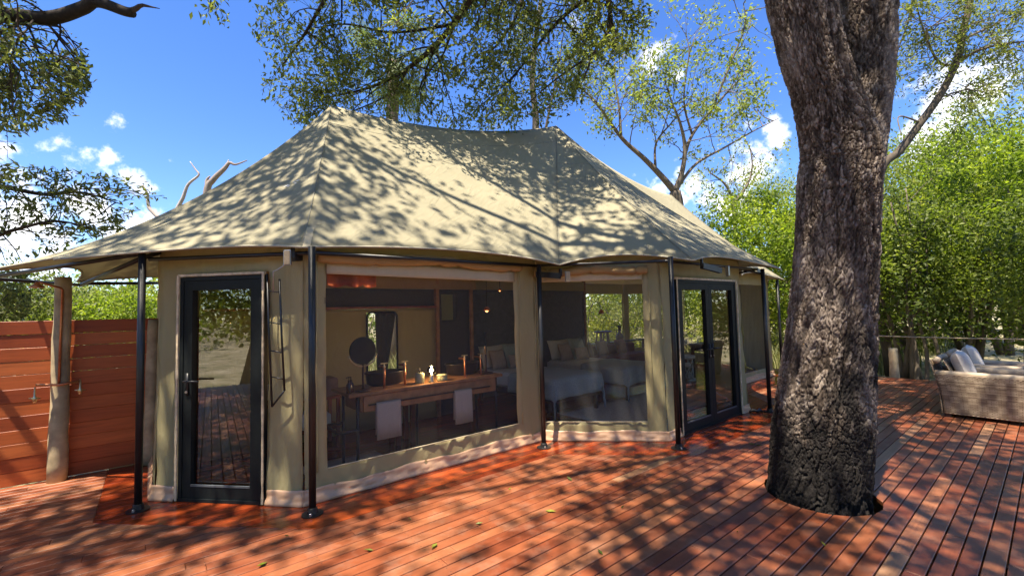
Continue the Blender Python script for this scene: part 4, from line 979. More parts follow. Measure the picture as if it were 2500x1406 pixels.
# =================================================================== deck furniture on the right
def armchair(u0, u1, v0, v1, label, k):
    """back at v1, opens towards -v; woven sides"""
    t = thing('wicker_armchair', ((u0 + u1) / 2, (v0 + v1) / 2, 0), label, 'armchair', 'wicker armchairs')
    H1, HB = 0.60, 0.78
    def weave(Pf, nx, nz, name):
        g = G()
        for j in range(nz):
            n = nx * 2 + 1; pts = []
            for i in range(n):
                a = i / (n - 1); p, nrm = Pf(a, (j + .5) / nz); pts.append(np.array(p) + np.array(nrm) * (0.006 if (i + j) % 2 else -0.002))
            b0 = len(g.t); g.tube(pts, 0.0085, 5, True); o_ = random.gauss(0, .12)
            for q in range(len(g.t) - b0): g.t[b0 + q] = min(1, max(0, .35 + .32 * (((q // 5) // 4 + (j // 5)) % 2) + o_ + random.uniform(-.1, .1)))
        for i in range(nx):
            pts = [np.array(Pf((i + .5) / nx, z)[0]) for z in np.linspace(0, 1, 7)]; g.tube(pts, 0.007, 4, True, tint=random.random() * .5)
        return g.build(name, wick_m, t, smooth=True)
    def prof(z): return 0.05 * math.cos(z * math.pi) * 0.6 + 0.02 - 0.05 * (1 - z) * 0     # flared side edge
    for (uu, s) in ((u0, -1), (u1, 1)):
        def Pf(a, z, uu=uu, s=s):
            vback = v1 + 0.07 * z ** 2; vfront = v0 - 0.03 * z
            return (uu + s * (0.03 * z ** 2), vback + (vfront - vback) * a, 0.05 + (H1 - 0.05) * z), (s, 0, 0)
        weave(Pf, 20, 34, 'side_panel')
        g = G(); b = [Pf(0, 1)[0], Pf(.5, 1)[0], Pf(1, 1)[0]]
        g.box(((uu - s * 0.05), (v0 + v1) / 2, 0.33), (0.09, v1 - v0 - 0.02, 0.56), ch=0.02, tint=.2); g.build('inner_panel', wick_m, t)
        g = G(); pts = [(uu - s * 0.03 + s * .01, v1 + 0.07 + (v0 - .03 - v1 - 0.07) * a, H1 + 0.004) for a in np.linspace(0, 1, 9)]; g.tube(pts, 0.042, 8, tint=.75); g.build('arm_rest', wick_m, t, smooth=True)
    def Pb(a, z): return (u0 + (u1 - u0) * a, v1 + 0.02 + 0.10 * z ** 2, 0.05 + (HB - 0.05) * z), (0, 1, 0)
    weave(Pb, 18, 40, 'back_panel')
    def Pb2(a, z): return (u0 + .02 + (u1 - u0 - .04) * a, v1 - 0.12 + 0.10 * z ** 2, 0.4 + (HB - 0.4) * z), (0, -1, 0)
    weave(Pb2, 14, 22, 'back_inner')
    G().tube([(u0, v1 + 0.05, HB), ((u0 + u1) / 2, v1 + 0.05, HB + 0.012), (u1, v1 + 0.05, HB)], 0.040, 10, tint=.7).build('back_roll', wick_m, t, smooth=True)
    def Pfr(a, z): return (u0 + .09 + (u1 - u0 - .18) * a, v0 + 0.03, 0.06 + 0.24 * z), (0, -1, 0)
    weave(Pfr, 14, 14, 'front_panel')
    g = G(); g.box(((u0 + u1) / 2, (v0 + v1) / 2, 0.40), (u1 - u0 - 0.2, v1 - v0 - 0.08, 0.16), ch=0.045); g.build('seat_cushion', cush_m, t)
    g = G(); g.pillow(((u0 + u1) / 2 - 0.02, v1 - 0.26, 0.46), (u1 - u0 - 0.24, 0.46, 0.20), 0.06, 0.30, 16); g.build('back_cushion', cush_m, t, smooth=True)
    for (a, b) in ((u0 + .05, v0 + .05), (u1 - .05, v0 + .05), (u0 + .05, v1 - .03), (u1 - .05, v1 - .03)): g = G(); g.box((a, b, 0.027), (0.07, 0.07, 0.054)); g.build('foot', dwood_m, t)
armchair(8.72, 9.50, 0.20, 1.08, 'wicker armchair with grey cushion on the open deck, beside the big tree trunk', 0)
armchair(9.85, 10.6, 0.20, 1.08, 'wicker armchair with pale cushion on the deck, nearest the rope rail', 1)
# rope rail along the deck edge
def rpost(u_, v_, h_, r, label, sd): 
    t = thing('rail_post', (u_, v_, -0.4), label, 'post', 'rope rail posts'); log(G(), (u_, v_, -0.4), h_ + 0.4, r, sd).build('log', log_m, t, smooth=True); return t
RP = [(12.55, 2.30, 0.62, 0.085, 'short split log post without rope at the deck edge, near the big tree'), (12.52, 4.3, 1.0, 0.07, 'log rope post at the deck edge beside the tent end'), (12.62, -1.5, 1.02, 0.11, 'thick log rope post at the deck edge behind the armchairs'), (12.55, -4.3, 1.0, 0.08, 'log rope post at the far corner of the deck')]
for k, (a, b, c, d, l) in enumerate(RP): rpost(a, b, c, d, l, 40 + k)
def rope(a, b, sag, label):
    pts = [np.array(a) * (1 - t) + np.array(b) * t - np.array([0, 0, sag * 4 * t * (1 - t)]) for t in np.linspace(0, 1, 16)]
    G().tube(pts, 0.013, 7).build('rope', rope_m, smooth=True, label=label, cat='rope', group='rope rail')
rope((12.52, 4.3, 0.93), (12.62, -1.5, 0.93), 0.06, 'slack rope strung at the deck edge in front of the green bushes'); rope((12.62, -1.5, 0.93), (12.55, -4.3, 0.93), 0.05, 'rope from the thick log post to the corner of the deck')
# fallen leaves and a dropped strap
LEAFL = ['fallen leaf in open deck between tent and big tree', 'large fallen leaf flat on the sunny foreground boards', 'pale fallen leaf left of the tree hole', 'fallen leaf between big tree and double doors, one of two', 'green fallen leaf between big tree and double doors, second of two', 'fallen leaf on boards straight out from the big window', 'fallen leaf on foreground boards out from the washstand window', 'fallen leaf on foreground boards out from the single door',
         'fallen leaf just off the platform at the inner tent corner', 'fallen leaf in foreground out from the corner pole', 'tiny leaf scrap midway between inner corner and tree', 'tiny leaf scrap beside the platform edge below the big window', 'tiny leaf scrap on boards in front of the tree hole', 'tiny leaf scrap near the platform by the inner corner pole', 'tiny leaf scrap near the corner pole base', 'tiny leaf scrap on dark boards left of the trunk']
for k, (x, y) in enumerate([(1345, 1250), (1465, 1350), (1720, 1195), (1835, 1085), (1850, 1088), (1170, 1280), (1060, 1335), (640, 1380), (1390, 1170), (900, 1345), (1520, 1240), (1000, 1268), (2010, 1330), (1245, 1195), (700, 1310), (1800, 1300)]):
    d = ray(x, y); p = np.array([0, 0, CH]) + d * (-CH / d[2]); a = random.uniform(0, 6.3); s = random.uniform(.026, .05)
    if k > 9: s *= 0.5
    vs = [p + np.array([math.cos(a) * s * q - math.sin(a) * s * w * .4, math.sin(a) * s * q + math.cos(a) * s * w * .4, 0.006 + h]) for q, w, h in ((-1, 0, 0), (-.2, -1, .006), (1, 0, .012), (-.2, 1, .009), (0, 0, 0.0))]
    g = G('w'); g.add(vs, [(0, 1, 4), (1, 2, 4), (2, 3, 4), (3, 0, 4)], random.random()); g.build('fallen_leaf', [leaf_yel, leaf_bright, leaf_pale][k % 3], label=LEAFL[k], cat='leaf', group='fallen leaves on the deck', solid=0.001)
d = ray(1848, 1006); p = np.array([0, 0, CH]) + d * (-CH / d[2])
g = G('w'); g.tube([p + np.array([-.11, 0, .012]), p + np.array([-.05, .03, .03]), p + np.array([0.0, -.02, .02]), p + np.array([.05, .02, .034]), p + np.array([.10, 0, .012])], [0.012, .024, .02, .026, .01], 7)
g.build('crumpled_strap', black_m, smooth=True, label='crumpled black strap lying on the deck by a tent pole', cat='strap')
# =================================================================== vegetation
def smooth_path(pts, n):
    """Catmull-Rom through points (k columns)"""
    p = np.asarray(pts, float); p = np.vstack([2 * p[0] - p[1], p, 2 * p[-1] - p[-2]]); outp = []
    m = len(p) - 3
    for q in np.linspace(0, m - 1e-6, n):
        i = int(q); t = q - i; a, b, c, d = p[i:i + 4]
        outp.append(0.5 * ((2 * b) + (-a + c) * t + (2 * a - 5 * b + 4 * c - d) * t * t + (-a + 3 * b - 3 * c + d) * t ** 3))
    return np.array(outp)
def worley(x, y, seed=0):
    """x,y arrays; returns F1,F2 and a cell value (periodic in nothing)"""
    r = np.random.default_rng(seed); T = r.random((64, 64, 3)); xi = np.floor(x).astype(int); yi = np.floor(y).astype(int)
    f1 = np.full(x.shape, 9.0); f2 = np.full(x.shape, 9.0); cid = np.zeros(x.shape)
    for dx in (-1, 0, 1):
        for dy in (-1, 0, 1):
            c = T[(xi + dx) % 64, (yi + dy) % 64]; d = np.hypot(xi + dx + c[..., 0] - x, yi + dy + c[..., 1] - y)
            m1 = d < f1; f2 = np.where(m1, f1, np.minimum(f2, d)); cid = np.where(m1, c[..., 2], cid); f1 = np.where(m1, d, f1)
    return f1, f2, cid
def vnoise(x, y, seed=0):
    r = np.random.default_rng(seed); T = r.random((64, 64)); xi = np.floor(x).astype(int); yi = np.floor(y).astype(int); fx = x - xi; fy = y - yi
    fx = fx * fx * (3 - 2 * fx); fy = fy * fy * (3 - 2 * fy)
    g = lambda a, b: T[a % 64, b % 64]
    return (g(xi, yi) * (1 - fx) + g(xi + 1, yi) * fx) * (1 - fy) + (g(xi, yi + 1) * (1 - fx) + g(xi + 1, yi + 1) * fx) * fy
def bark_stem(path, radii, nz, na, seed, cell=(0.030, 0.105), depth=0.026, name='trunk', mat=None, parent=None, flare=None):
    c = smooth_path(np.hstack([np.asarray(path), np.asarray(radii)[:, None]]), nz); C = c[:, :3]; R = c[:, 3]
    d = np.gradient(C, axis=0); d /= np.linalg.norm(d, axis=1, keepdims=True); sarc = np.concatenate([[0], np.cumsum(np.linalg.norm(np.diff(C, axis=0), axis=1))])
    x = np.cross(d, (0, 1, 0)); x /= np.linalg.norm(x, axis=1, keepdims=True); y = np.cross(d, x)
    th = np.linspace(0, 2 * math.pi, na, endpoint=False); TH, S = np.meshgrid(th, sarc); Rm = np.repeat(R[:, None], na, 1)
    per = 2 * math.pi * R.mean(); nc = int(round(per / cell[0])); X = TH / (2 * math.pi) * nc; Y = S / cell[1]
    # wrap cells: sample in a helix-free way by using cos/sin lattice offset
    Xw = np.where(X > nc / 2, X - 0, X)
    warp = (vnoise(X * 0.3, Y * 0.3, seed + 3) - .5) * 2.6 + (vnoise(X * 0.9, Y * 0.8, seed + 4) - .5) * 1.2
    f1, f2, cid = worley(Xw + warp, Y + warp * 0.8 + 0.37 * np.sin(X * .7), seed)
    f1b, f2b, cidb = worley(X * 1.7 + warp + 7, Y * 2.3 - warp + 3, seed + 5)
    plate = np.clip((f2 - f1) / 0.13, 0, 1); fine = np.clip((f2b - f1b) / 0.14, 0, 1)
    fiss = np.clip(1 - np.abs(vnoise(X * 0.42 + warp * .3, Y * 0.13, seed + 15) - .5) * 14, 0, 1)
    low = vnoise(X * 0.16, Y * 0.10, seed + 9) - 0.5; mid = vnoise(X * 0.5, Y * 0.25, seed + 11) - 0.5; chip = vnoise(X * 3.1, Y * 5.3, seed + 13) - .5
    disp = depth * (plate - 0.6) * (0.25 + 1.0 * cid) + depth * 0.5 * (fine - 0.5) * (.4 + cidb) - depth * .9 * fiss + depth * .18 * chip + 0.040 * low * Rm / 0.35 + 0.010 * mid
    if flare is not None: disp = disp + flare(TH, S)
    RR = Rm + disp
    V3 = C[:, None, :] + x[:, None, :] * (np.cos(TH) * RR)[..., None] + y[:, None, :] * (np.sin(TH) * RR)[..., None]
    n = na; i = np.arange(nz - 1)[:, None] * n; k = np.arange(n)[None, :]; k2 = (k + 1) % n
    F = np.stack([i + k, i + k2, i + n + k2, i + n + k], -1).reshape(-1, 4)
    tint = np.clip(0.1 + 0.45 * cid + 0.45 * cidb + 0.5 * chip, 0, 1).ravel()
    return mkobj(name, V3.reshape(-1, 3), F.tolist(), mat, parent, True, tint=tint)

class Tree:
    def __init__(s, seed, bound=None): s.r = random.Random(seed); s.g = G('w'); s.tips = []; s.dirs = []; s.bound = bound
    def limb(s, pts, r0, r1, n=None, sides=8):
        n = n or max(6, len(pts) * 4); p = smooth_path(pts, n) if len(pts) > 2 else np.array(pts)
        rr = [r0 + (r1 - r0) * (k / (len(p) - 1)) ** 0.8 for k in range(len(p))]
        s.g.tube(p, rr, sides, tint=s.r.random()); return p, rr
    def grow(s, p, d, Ln, r, lev, wig=0.35, up=0.1, kids=3, spread=0.9, leaf=True, droop=0.0, shrink=0.62):
        n = 5 if lev > 0 else 4; pts = [np.array(p, float)]; d = np.array(d, float); d /= np.linalg.norm(d); ds = []
        for k in range(n):
            d = d + np.array([s.r.gauss(0, wig), s.r.gauss(0, wig), s.r.gauss(0, wig) + up - droop * (k / n)]) * 0.5; d /= np.linalg.norm(d)
            if s.bound and not s.bound(pts[-1] + d * Ln / n): break
            pts.append(pts[-1] + d * Ln / n); ds.append(d.copy())
        if len(pts) < 3: return
        n = len(pts) - 1
        s.g.tube(pts, [max(0.0025, r * (1 - 0.6 * k / n)) for k in range(n + 1)], 6 if r > 0.03 else (4 if r > .008 else 3), False, tint=s.r.random())
        if lev <= 0:
            for k in range(1, n + 1): s.tips.append(pts[k]); s.dirs.append(ds[k - 1])
            return
        for c in range(kids):
            k = s.r.randint(min(2, n), n) if c < kids - 1 else n
            a = np.array([s.r.gauss(0, 1), s.r.gauss(0, 1), s.r.gauss(0, .8)]); nd = ds[min(k, n) - 1] + a * spread * 0.6
            s.grow(pts[k], nd, Ln * shrink * s.r.uniform(.75, 1.25), r * 0.55, lev - 1, wig, up, kids, spread, leaf, droop, shrink)
    def foliage(s, per, sig, clip=None):
        T = np.array(s.tips); D = np.array(s.dirs)
        C = np.repeat(T, per, 0) + rng.normal(size=(len(T) * per, 3)) * sig; D = np.repeat(D, per, 0)
        if clip is not None: m = clip(C); C, D = C[m], D[m]
        return C, D
def visible(C, mx=0.0, my=0.0):
    """mask: inside the picture (with a margin in photo pixels)"""
    q = C - np.array([0, 0, CH]); d = q @ _f; ok = d > 0.2; d = np.maximum(d, 0.2)
    X = FPX * (q @ _r) / d; Y = -FPX * (q @ _u) / d
    return ok & (np.abs(X) < 1250 + mx) & (np.abs(Y) < 703 + my), X + 1250, Y + 703

# ---------- big tree standing through the deck
bt = thing('big_tree', (TREE[0], TREE[1], -0.45), 'massive forked tree with dark plated bark growing up through the deck', 'tree', space='w')
DT = 3.94
prof = [(1300, 1991, 138), (1240, 1992, 136), (1100, 2000, 127), (1000, 2009, 123), (850, 2021, 114), (700, 2032, 107), (550, 2042, 103), (450, 2048, 104), (380, 2053, 101), (300, 2036, 92), (220, 2014, 84), (120, 1981, 82), (0, 1953, 86), (-180, 1905, 84), (-420, 1850, 80)]
pa = [PX(x, y, DT) for y, x, h in prof]; ra = [h * 0.00283 for y, x, h in prof]
def flare(TH, S): return 0.012 * np.exp(-S / 0.18) + 0.018 * np.sin(TH * 5 + 1) * np.exp(-S / 0.5)
trunk = bark_stem(pa, ra, 780, 430, 3, name='trunk', mat=bark_big, parent=bt, flare=flare)
prof2 = [(560, 2060, 70), (430, 2090, 62), (300, 2118, 52), (200, 2130, 54), (100, 2130, 62), (0, 2124, 70), (-150, 2118, 72), (-400, 2120, 70)]
pb = [PX(x - 3 - 6 * k / 7, y, DT + 0.08 + 0.34 * k / 7) for k, (y, x, h) in enumerate(prof2)]; rb = [h * 0.00315 for y, x, h in prof2]
bark_stem(pb, rb, 400, 260, 21, name='second_stem', mat=bark_big, parent=bt)
# crown above the picture, reaching over tent and deck: it casts the dappled light
tr = Tree(5)
tops = [pa[-1], pb[-1]]
# openings cut in the unseen crown to put sun on boards, roof, fence, trunk
GAPPX = [(1150, 1190, 0, .55), (1330, 1160, 0, .5), (980, 1260, 0, .45), (1250, 1370, 0, .5), (1000, 1390, 0, .4), (1450, 1120, 0, .4), (1750, 1340, 0, .25), (2300, 1150, 0, .3), (300, 1190, 0, .25), (80, 980, 4.55, 1.0), (230, 930, 4.95, .9), (60, 860, 4.5, .8), (2000, 860, 3.6, .7), (1980, 640, 3.6, .5), (2060, 1000, 3.6, .5),
         (640, 420, 6.1, .5), (820, 480, 5.6, .55), (960, 400, 6.2, .5), (1120, 470, 6.3, .6), (1250, 560, 6.0, .55), (960, 580, 4.9, .5), (1130, 600, 5.3, .5), (1420, 560, 6.4, .5), (1550, 600, 6.6, .5), (560, 560, 4.8, .35)]
GAPW = []
for (x, y, d, r_) in GAPPX:
    q = ray(x, y); p = np.array([0, 0, CH]) + q * ((-CH / q[2]) if d == 0 else d); GAPW.append((p, r_))
def GAPS_AT(z): return [(p[0] + SUN[0] / SUN[2] * (z - p[2]), p[1] + SUN[1] / SUN[2] * (z - p[2]), r_ * .68 + .22) for p, r_ in GAPW]
cent = []
tries = 0
while len(cent) < 370 and tries < 40000:
    tries += 1
    x, y, z = tr.r.uniform(-9.0, 9.0), tr.r.uniform(-4.5, 7.2), tr.r.uniform(9.0, 12.5)
    if any((x - gx) ** 2 + (y - gy) ** 2 < gr ** 2 for gx, gy, gr in GAPS_AT(z)): continue
    drift = math.sin(x * 0.8 + 1.0) * math.cos(y * 0.75 - 0.4) + 0.5 * math.sin(x * 1.7 + y * 1.3)      # loose drifts with gaps
    if drift < -0.45 and tr.r.random() < 0.7: continue
    if any(np.linalg.norm(np.array([x, y, z]) - c) < 0.7 for c in cent): continue
    cent.append(np.array([x, y, z]))
hubs = []
for k in range(11):
    a = k / 11 * 2 * math.pi; st = tops[k % 2]; rr_ = 3.4 + 1.6 * (k % 3)
    tgt = np.array([0.2 + rr_ * math.cos(a) * 1.3, 1.4 + rr_ * math.sin(a) * 1.0, 11.0 + (k % 3) * 0.9])
    md = st * 0.45 + tgt * 0.55 + np.array([tr.r.uniform(-.4, .4), tr.r.uniform(-.4, .4), 0.5])
    p, r_ = tr.limb([st, st * .75 + md * .25 + np.array([0, 0, .35]), md, tgt], 0.10, 0.025, 18); hubs += [(q, w) for q, w in zip(p[4:], r_[4:])]
HP = np.array([h[0] for h in hubs])
for c in cent:
    k = int(np.argmin(np.linalg.norm(HP - c, axis=1))); md = (HP[k] + c) / 2 + np.array([tr.r.uniform(-.3, .3), tr.r.uniform(-.3, .3), tr.r.uniform(-.1, .3)])
    tr.limb([HP[k], md, c], min(0.03, hubs[k][1] * .7), 0.006, 8, 5)
tr.g.build('limbs', bark_dk, bt, smooth=True)
C = np.concatenate([c + rng.normal(size=(210, 3)) * np.array([.40, .40, .28]) for c in cent])
m, X_, Y_ = visible(C, 30, 30); C = C[~m]
leaves('crown', C, 0.15, leaf_over, bt, aspect=0.5, up=0.6)

# ---------- boughs hanging into the top of the picture (same tree)
LOWX, LOWY = [470, 560, 570, 640, 700, 760, 850, 1000, 1150, 1300, 1400, 1480, 1570, 1640, 1660], [60, 60, -50, 230, 280, 330, 320, 300, 315, 320, 270, 200, 110, -40, -200]
def topline(p):
    m, X_, Y_ = visible(np.array([p]), 400, 400); return (not m[0]) or Y_[0] < np.interp(X_[0], LOWX, LOWY) + 8
bg_ = Tree(9, topline)
def bough(pix, r0, r1, kids, Ln, lev=2, every=3, droop=0.25, spread=1.0, up=-0.05):
    pts = [PX(*q) for q in pix]; p, rr = bg_.limb(pts, r0, r1, len(pix) * 5, 7)
    for k in range(2, len(p), every):
        for c in range(kids):
            t = p[min(k + 1, len(p) - 1)] - p[k - 1]; t /= np.linalg.norm(t)
            bg_.grow(p[k], t * .5 + np.array([bg_.r.gauss(0, .8), bg_.r.gauss(0, .8), bg_.r.gauss(-.05, .6)]), Ln * bg_.r.uniform(.6, 1.2), max(.006, rr[k] * .45), lev, 0.35, up, 3, spread, True, droop)
bough([(1240, -260, 6.6), (1190, -80, 7.0), (1100, 70, 7.3), (1000, 165, 7.6), (900, 215, 7.8), (790, 240, 8.0)], 0.085, 0.012, 3, 0.95)
bough([(1000, -250, 6.6), (880, -120, 6.8), (800, -10, 7.0), (740, 90, 7.2), (690, 160, 7.4)], 0.06, 0.010, 3, 0.85)
bough([(1110, 60, 7.3), (960, 80, 7.4), (850, 60, 7.4), (760, 70, 7.5)], 0.03, 0.008, 3, 0.8)
bough([(1000, 165, 7.6), (950, 230, 7.7), (840, 280, 7.8), (770, 300, 7.8)], 0.022, 0.006, 2, 0.55, 1)
bough([(1520, -240, 7.0), (1480, -60, 7.2), (1490, 60, 7.4), (1450, 130, 7.4), (1425, 195, 7.4)], 0.07, 0.012, 2, 0.6, 2, 4)
bough([(1500, -40, 7.3), (1400, 20, 7.5), (1330, 90, 7.8), (1250, 190, 8.0), (1160, 270, 8.1)], 0.05, 0.008, 3, 0.75)
bough([(1340, -200, 7.0), (1290, -40, 7.3), (1250, 60, 7.6), (1180, 150, 7.8)], 0.05, 0.010, 3, 0.8)
bough([(1450, 130, 7.4), (1350, 200, 7.6), (1270, 270, 7.8)], 0.022, 0.006, 2, 0.5, 1)
bough([(1440, 0, 7.4), (1520, 30, 7.6), (1560, 70, 7.7)], 0.03, 0.006, 2, 0.45, 1)
bough([(560, -160, 6.0), (530, -60, 6.0), (515, 0, 6.0), (508, 30, 6.0)], 0.012, 0.004, 1, 0.22, 1, 6)
bo_ = bg_.g.build('hanging_boughs', bark_dk, bt, smooth=True)
C, D = bg_.foliage(4, 0.085)
m, X_, Y_ = visible(C, 400, 400)
# keep the open sky of the photograph open: the boughs end along this line
low_line = np.interp(X_, LOWX, LOWY)
keep = Y_ < low_line + rng.normal(size=len(Y_)) * 22
C, D = C[keep], D[keep]
leaves('bough_foliage', C, 0.088, leaf_over, bt, aspect=0.42, up=0.25, dirs=D * 0.7)

# ---------- tree outside the left edge, its twigs reach into the picture
lt = thing('left_tree', (-10.2, 6.0, -0.45), 'dark leaved tree reaching in with a broken bare limb over the fence', 'tree', space='w')
EDGY, EDGX = [-100, 0, 40, 60, 100, 150, 200, 260, 310, 335, 390, 400, 430, 480, 520, 560, 620, 640], [150, 90, 100, 170, 200, 215, 215, 200, 150, 40, 20, 60, 340, 400, 330, 300, 130, 60]
def leftline(p):
    m, X_, Y_ = visible(np.array([p]), 300, 300); return (not m[0]) or X_[0] < np.interp(Y_[0], EDGY, EDGX) + 5
t2 = Tree(15, leftline)
t2.limb([(-10.2, 6.0, -0.45), (-10.0, 5.9, 2), (-9.7, 5.8, 4.0), (-9.4, 5.7, 6.2), (-9.6, 5.6, 8.5)], 0.24, 0.10, 20, 10)
p, rr = t2.limb([(-9.55, 5.75, 5.2), PX(-180, 60, 5.7), PX(0, 38, 5.7), PX(120, 45, 5.7), PX(200, 22, 5.7), PX(235, 5, 5.7), PX(300, 27, 5.7), PX(325, 33, 5.7)], 0.11, 0.055, 40, 9)
t2.limb([PX(300, 27, 5.7), PX(325, 26, 5.7), PX(345, 14, 5.7), PX(365, 17, 5.7), PX(390, 22, 5.7)], 0.05, 0.004, 10, 7)
t2.limb([PX(225, 8, 5.7), PX(245, -40, 5.7), PX(250, -120, 5.7)], 0.06, 0.04, 8, 7)
for k in range(0, 19):
    q = p[k]; 
    for c in range(2): t2.grow(q, (t2.r.gauss(.2, .6), t2.r.gauss(0, .6), t2.r.gauss(-.7, .5)), t2.r.uniform(.5, .95), 0.016, 2, .35, -0.1, 3, 1.0, True, .2)
for k in range(16):
    q = PX(t2.r.uniform(-160, 150), t2.r.uniform(60, 280), 5.7 + t2.r.uniform(-.5, .5)); t2.grow(q, (t2.r.gauss(.5, .6), t2.r.gauss(0, .5), t2.r.gauss(-.3, .5)), .6, 0.012, 2, .35, -.05, 3, 1.0, True, .2)
# lower limb crossing the white cloud
p2, rr2 = t2.limb([(-9.8, 5.85, 3.0), PX(-160, 430, 6.6), PX(0, 455, 6.7), PX(110, 475, 6.8), PX(200, 470, 6.9), PX(300, 500, 7.0)], 0.07, 0.008, 30, 6)
p3, rr3 = t2.limb([(-9.8, 5.85, 2.4), PX(-100, 600, 6.6), PX(40, 560, 6.7), PX(140, 540, 6.8), PX(230, 560, 6.9)], 0.05, 0.008, 30, 6)
p4, _ = t2.limb([PX(110, 475, 6.8), PX(200, 462, 6.9), PX(290, 462, 7.0), PX(370, 480, 7.0)], 0.014, 0.004, 14, 5)
for pp in (p2, p3):
    for k in range(8, len(pp), 2):
        for c in range(2): t2.grow(pp[k], (t2.r.gauss(.5, .5), t2.r.gauss(0, .5), t2.r.gauss(-.05, .45)), t2.r.uniform(.35, .7), 0.010, 1, .3, 0, 3, 1.0, True, .1)
for k in range(4, len(p4), 3): t2.grow(p4[k], (t2.r.gauss(.5, .4), 0, t2.r.gauss(0, .3)), .25, 0.006, 1, .3, 0, 2, 1.0)
# canopy of the same tree out of the picture
for k in range(16):
    t2.grow((-9.6 + t2.r.gauss(0, 1.2), 5.0 + t2.r.gauss(0, 1.6), 6.8 + t2.r.random() * 1.5), (t2.r.gauss(0, 1), t2.r.gauss(-.3, 1), .3), 1.5, 0.04, 2, .3, .1, 3, 1.0)
t2.g.build('branches', bark_dk, lt, smooth=True)
C, D = t2.foliage(4, 0.07); m, X_, Y_ = visible(C, 300, 300)
edge_ = np.interp(Y_, EDGY, EDGX)
keep = (~m) | (X_ < edge_ + rng.normal(size=len(X_)) * 12); C, D = C[keep], D[keep]
leaves('foliage', C, 0.095, leaf_left, lt, aspect=0.36, up=0.25, dirs=D * .8)

# ---------- generic bush / tree builders
def clumped(center, radii, nclump, per, sig, seed, shell=0.55, zmin=None):
    r = np.random.default_rng(seed); d = r.normal(size=(nclump, 3)); d /= np.linalg.norm(d, axis=1, keepdims=True)
    rad_ = (shell + (1 - shell) * r.random(nclump)) ** 0.6; c = np.array(center) + d * rad_[:, None] * np.array(radii) * r.uniform(.75, 1.12, (nclump, 1))
    if zmin is not None: c[:, 2] = np.maximum(c[:, 2], zmin + 0.2)
    tone = r.normal(0, .16, nclump)
    C = np.repeat(c, per, 0) + r.normal(size=(nclump * per, 3)) * sig * np.array([1, 1, .7]); T = np.clip(np.repeat(tone, per) + r.normal(.5, .18, nclump * per), 0, 1)
    return C, T, c
def bush(name, base, h, rx, mat, label, seed, nclump=90, per=110, sig=0.30, size=0.09, stems=5, cat='bush', group=None, bark=bark_gr, aspect=.5, low=0.15, ry=None, shell=.55):
    t = thing(name, (base[0], base[1], base[2]), label, cat, group, space='w'); T_ = Tree(seed); ry = ry or rx
    cen = np.array([base[0], base[1], base[2] + h * (0.5 + low / 2)]); C, ti, cl = clumped(cen, (rx, ry, h * (0.5 - low / 2)), nclump, per, sig, seed, shell, base[2])
    for k in range(stems):
        a = T_.r.uniform(0, 6.3); b = np.array(base) + np.array([math.cos(a), math.sin(a), 0]) * min(rx, .5) * T_.r.uniform(.1, .6); tgt = cl[T_.r.randrange(len(cl))]
        p, rr = T_.limb([b, b * .6 + tgt * .4 + np.array([0, 0, h * .12]), tgt], 0.02 + 0.012 * h, 0.008, 12, 6)
        for q in range(3):
            c = cl[np.argmin(np.linalg.norm(cl - p[5 + 2 * q], axis=1) + T_.r.random())]; T_.limb([p[5 + 2 * q], (p[5 + 2 * q] + c) / 2 + np.array([0, 0, .1]), c], 0.014, .004, 6, 5)
    T_.g.build('trunk', bark, t, smooth=True); leaves('crown', C, size, mat, t, aspect=aspect, tint=ti, up=.45); return t
GZ = -0.45
def at(px, D):                       # ground point under a picture column at distance D
    p = PX(px, 760, D); return (p[0], p[1], GZ)
# right-hand thicket beyond the rope
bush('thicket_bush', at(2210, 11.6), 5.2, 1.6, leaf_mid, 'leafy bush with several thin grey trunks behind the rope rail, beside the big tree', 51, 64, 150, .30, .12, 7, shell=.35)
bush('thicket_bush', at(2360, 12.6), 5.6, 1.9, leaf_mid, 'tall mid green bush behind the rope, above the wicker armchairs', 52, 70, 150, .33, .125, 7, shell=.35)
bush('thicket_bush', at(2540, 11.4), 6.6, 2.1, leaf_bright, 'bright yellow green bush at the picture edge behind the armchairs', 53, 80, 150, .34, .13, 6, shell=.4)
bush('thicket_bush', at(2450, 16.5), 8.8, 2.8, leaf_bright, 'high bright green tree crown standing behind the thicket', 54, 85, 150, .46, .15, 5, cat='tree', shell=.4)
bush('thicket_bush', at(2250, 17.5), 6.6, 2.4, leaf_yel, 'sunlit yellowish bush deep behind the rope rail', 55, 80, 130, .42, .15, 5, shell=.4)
bush('thicket_bush', at(2080, 15.0), 5.4, 2.0, leaf_mid, 'green bush mostly hidden behind the big trunk', 56, 80, 120, .36, .11, 4)
bush('thicket_bush', at(2640, 9.0), 4.6, 1.5, leaf_mid, 'dark green bush beside the deck corner past the armchairs', 57, 90, 140, .3, .10, 4)
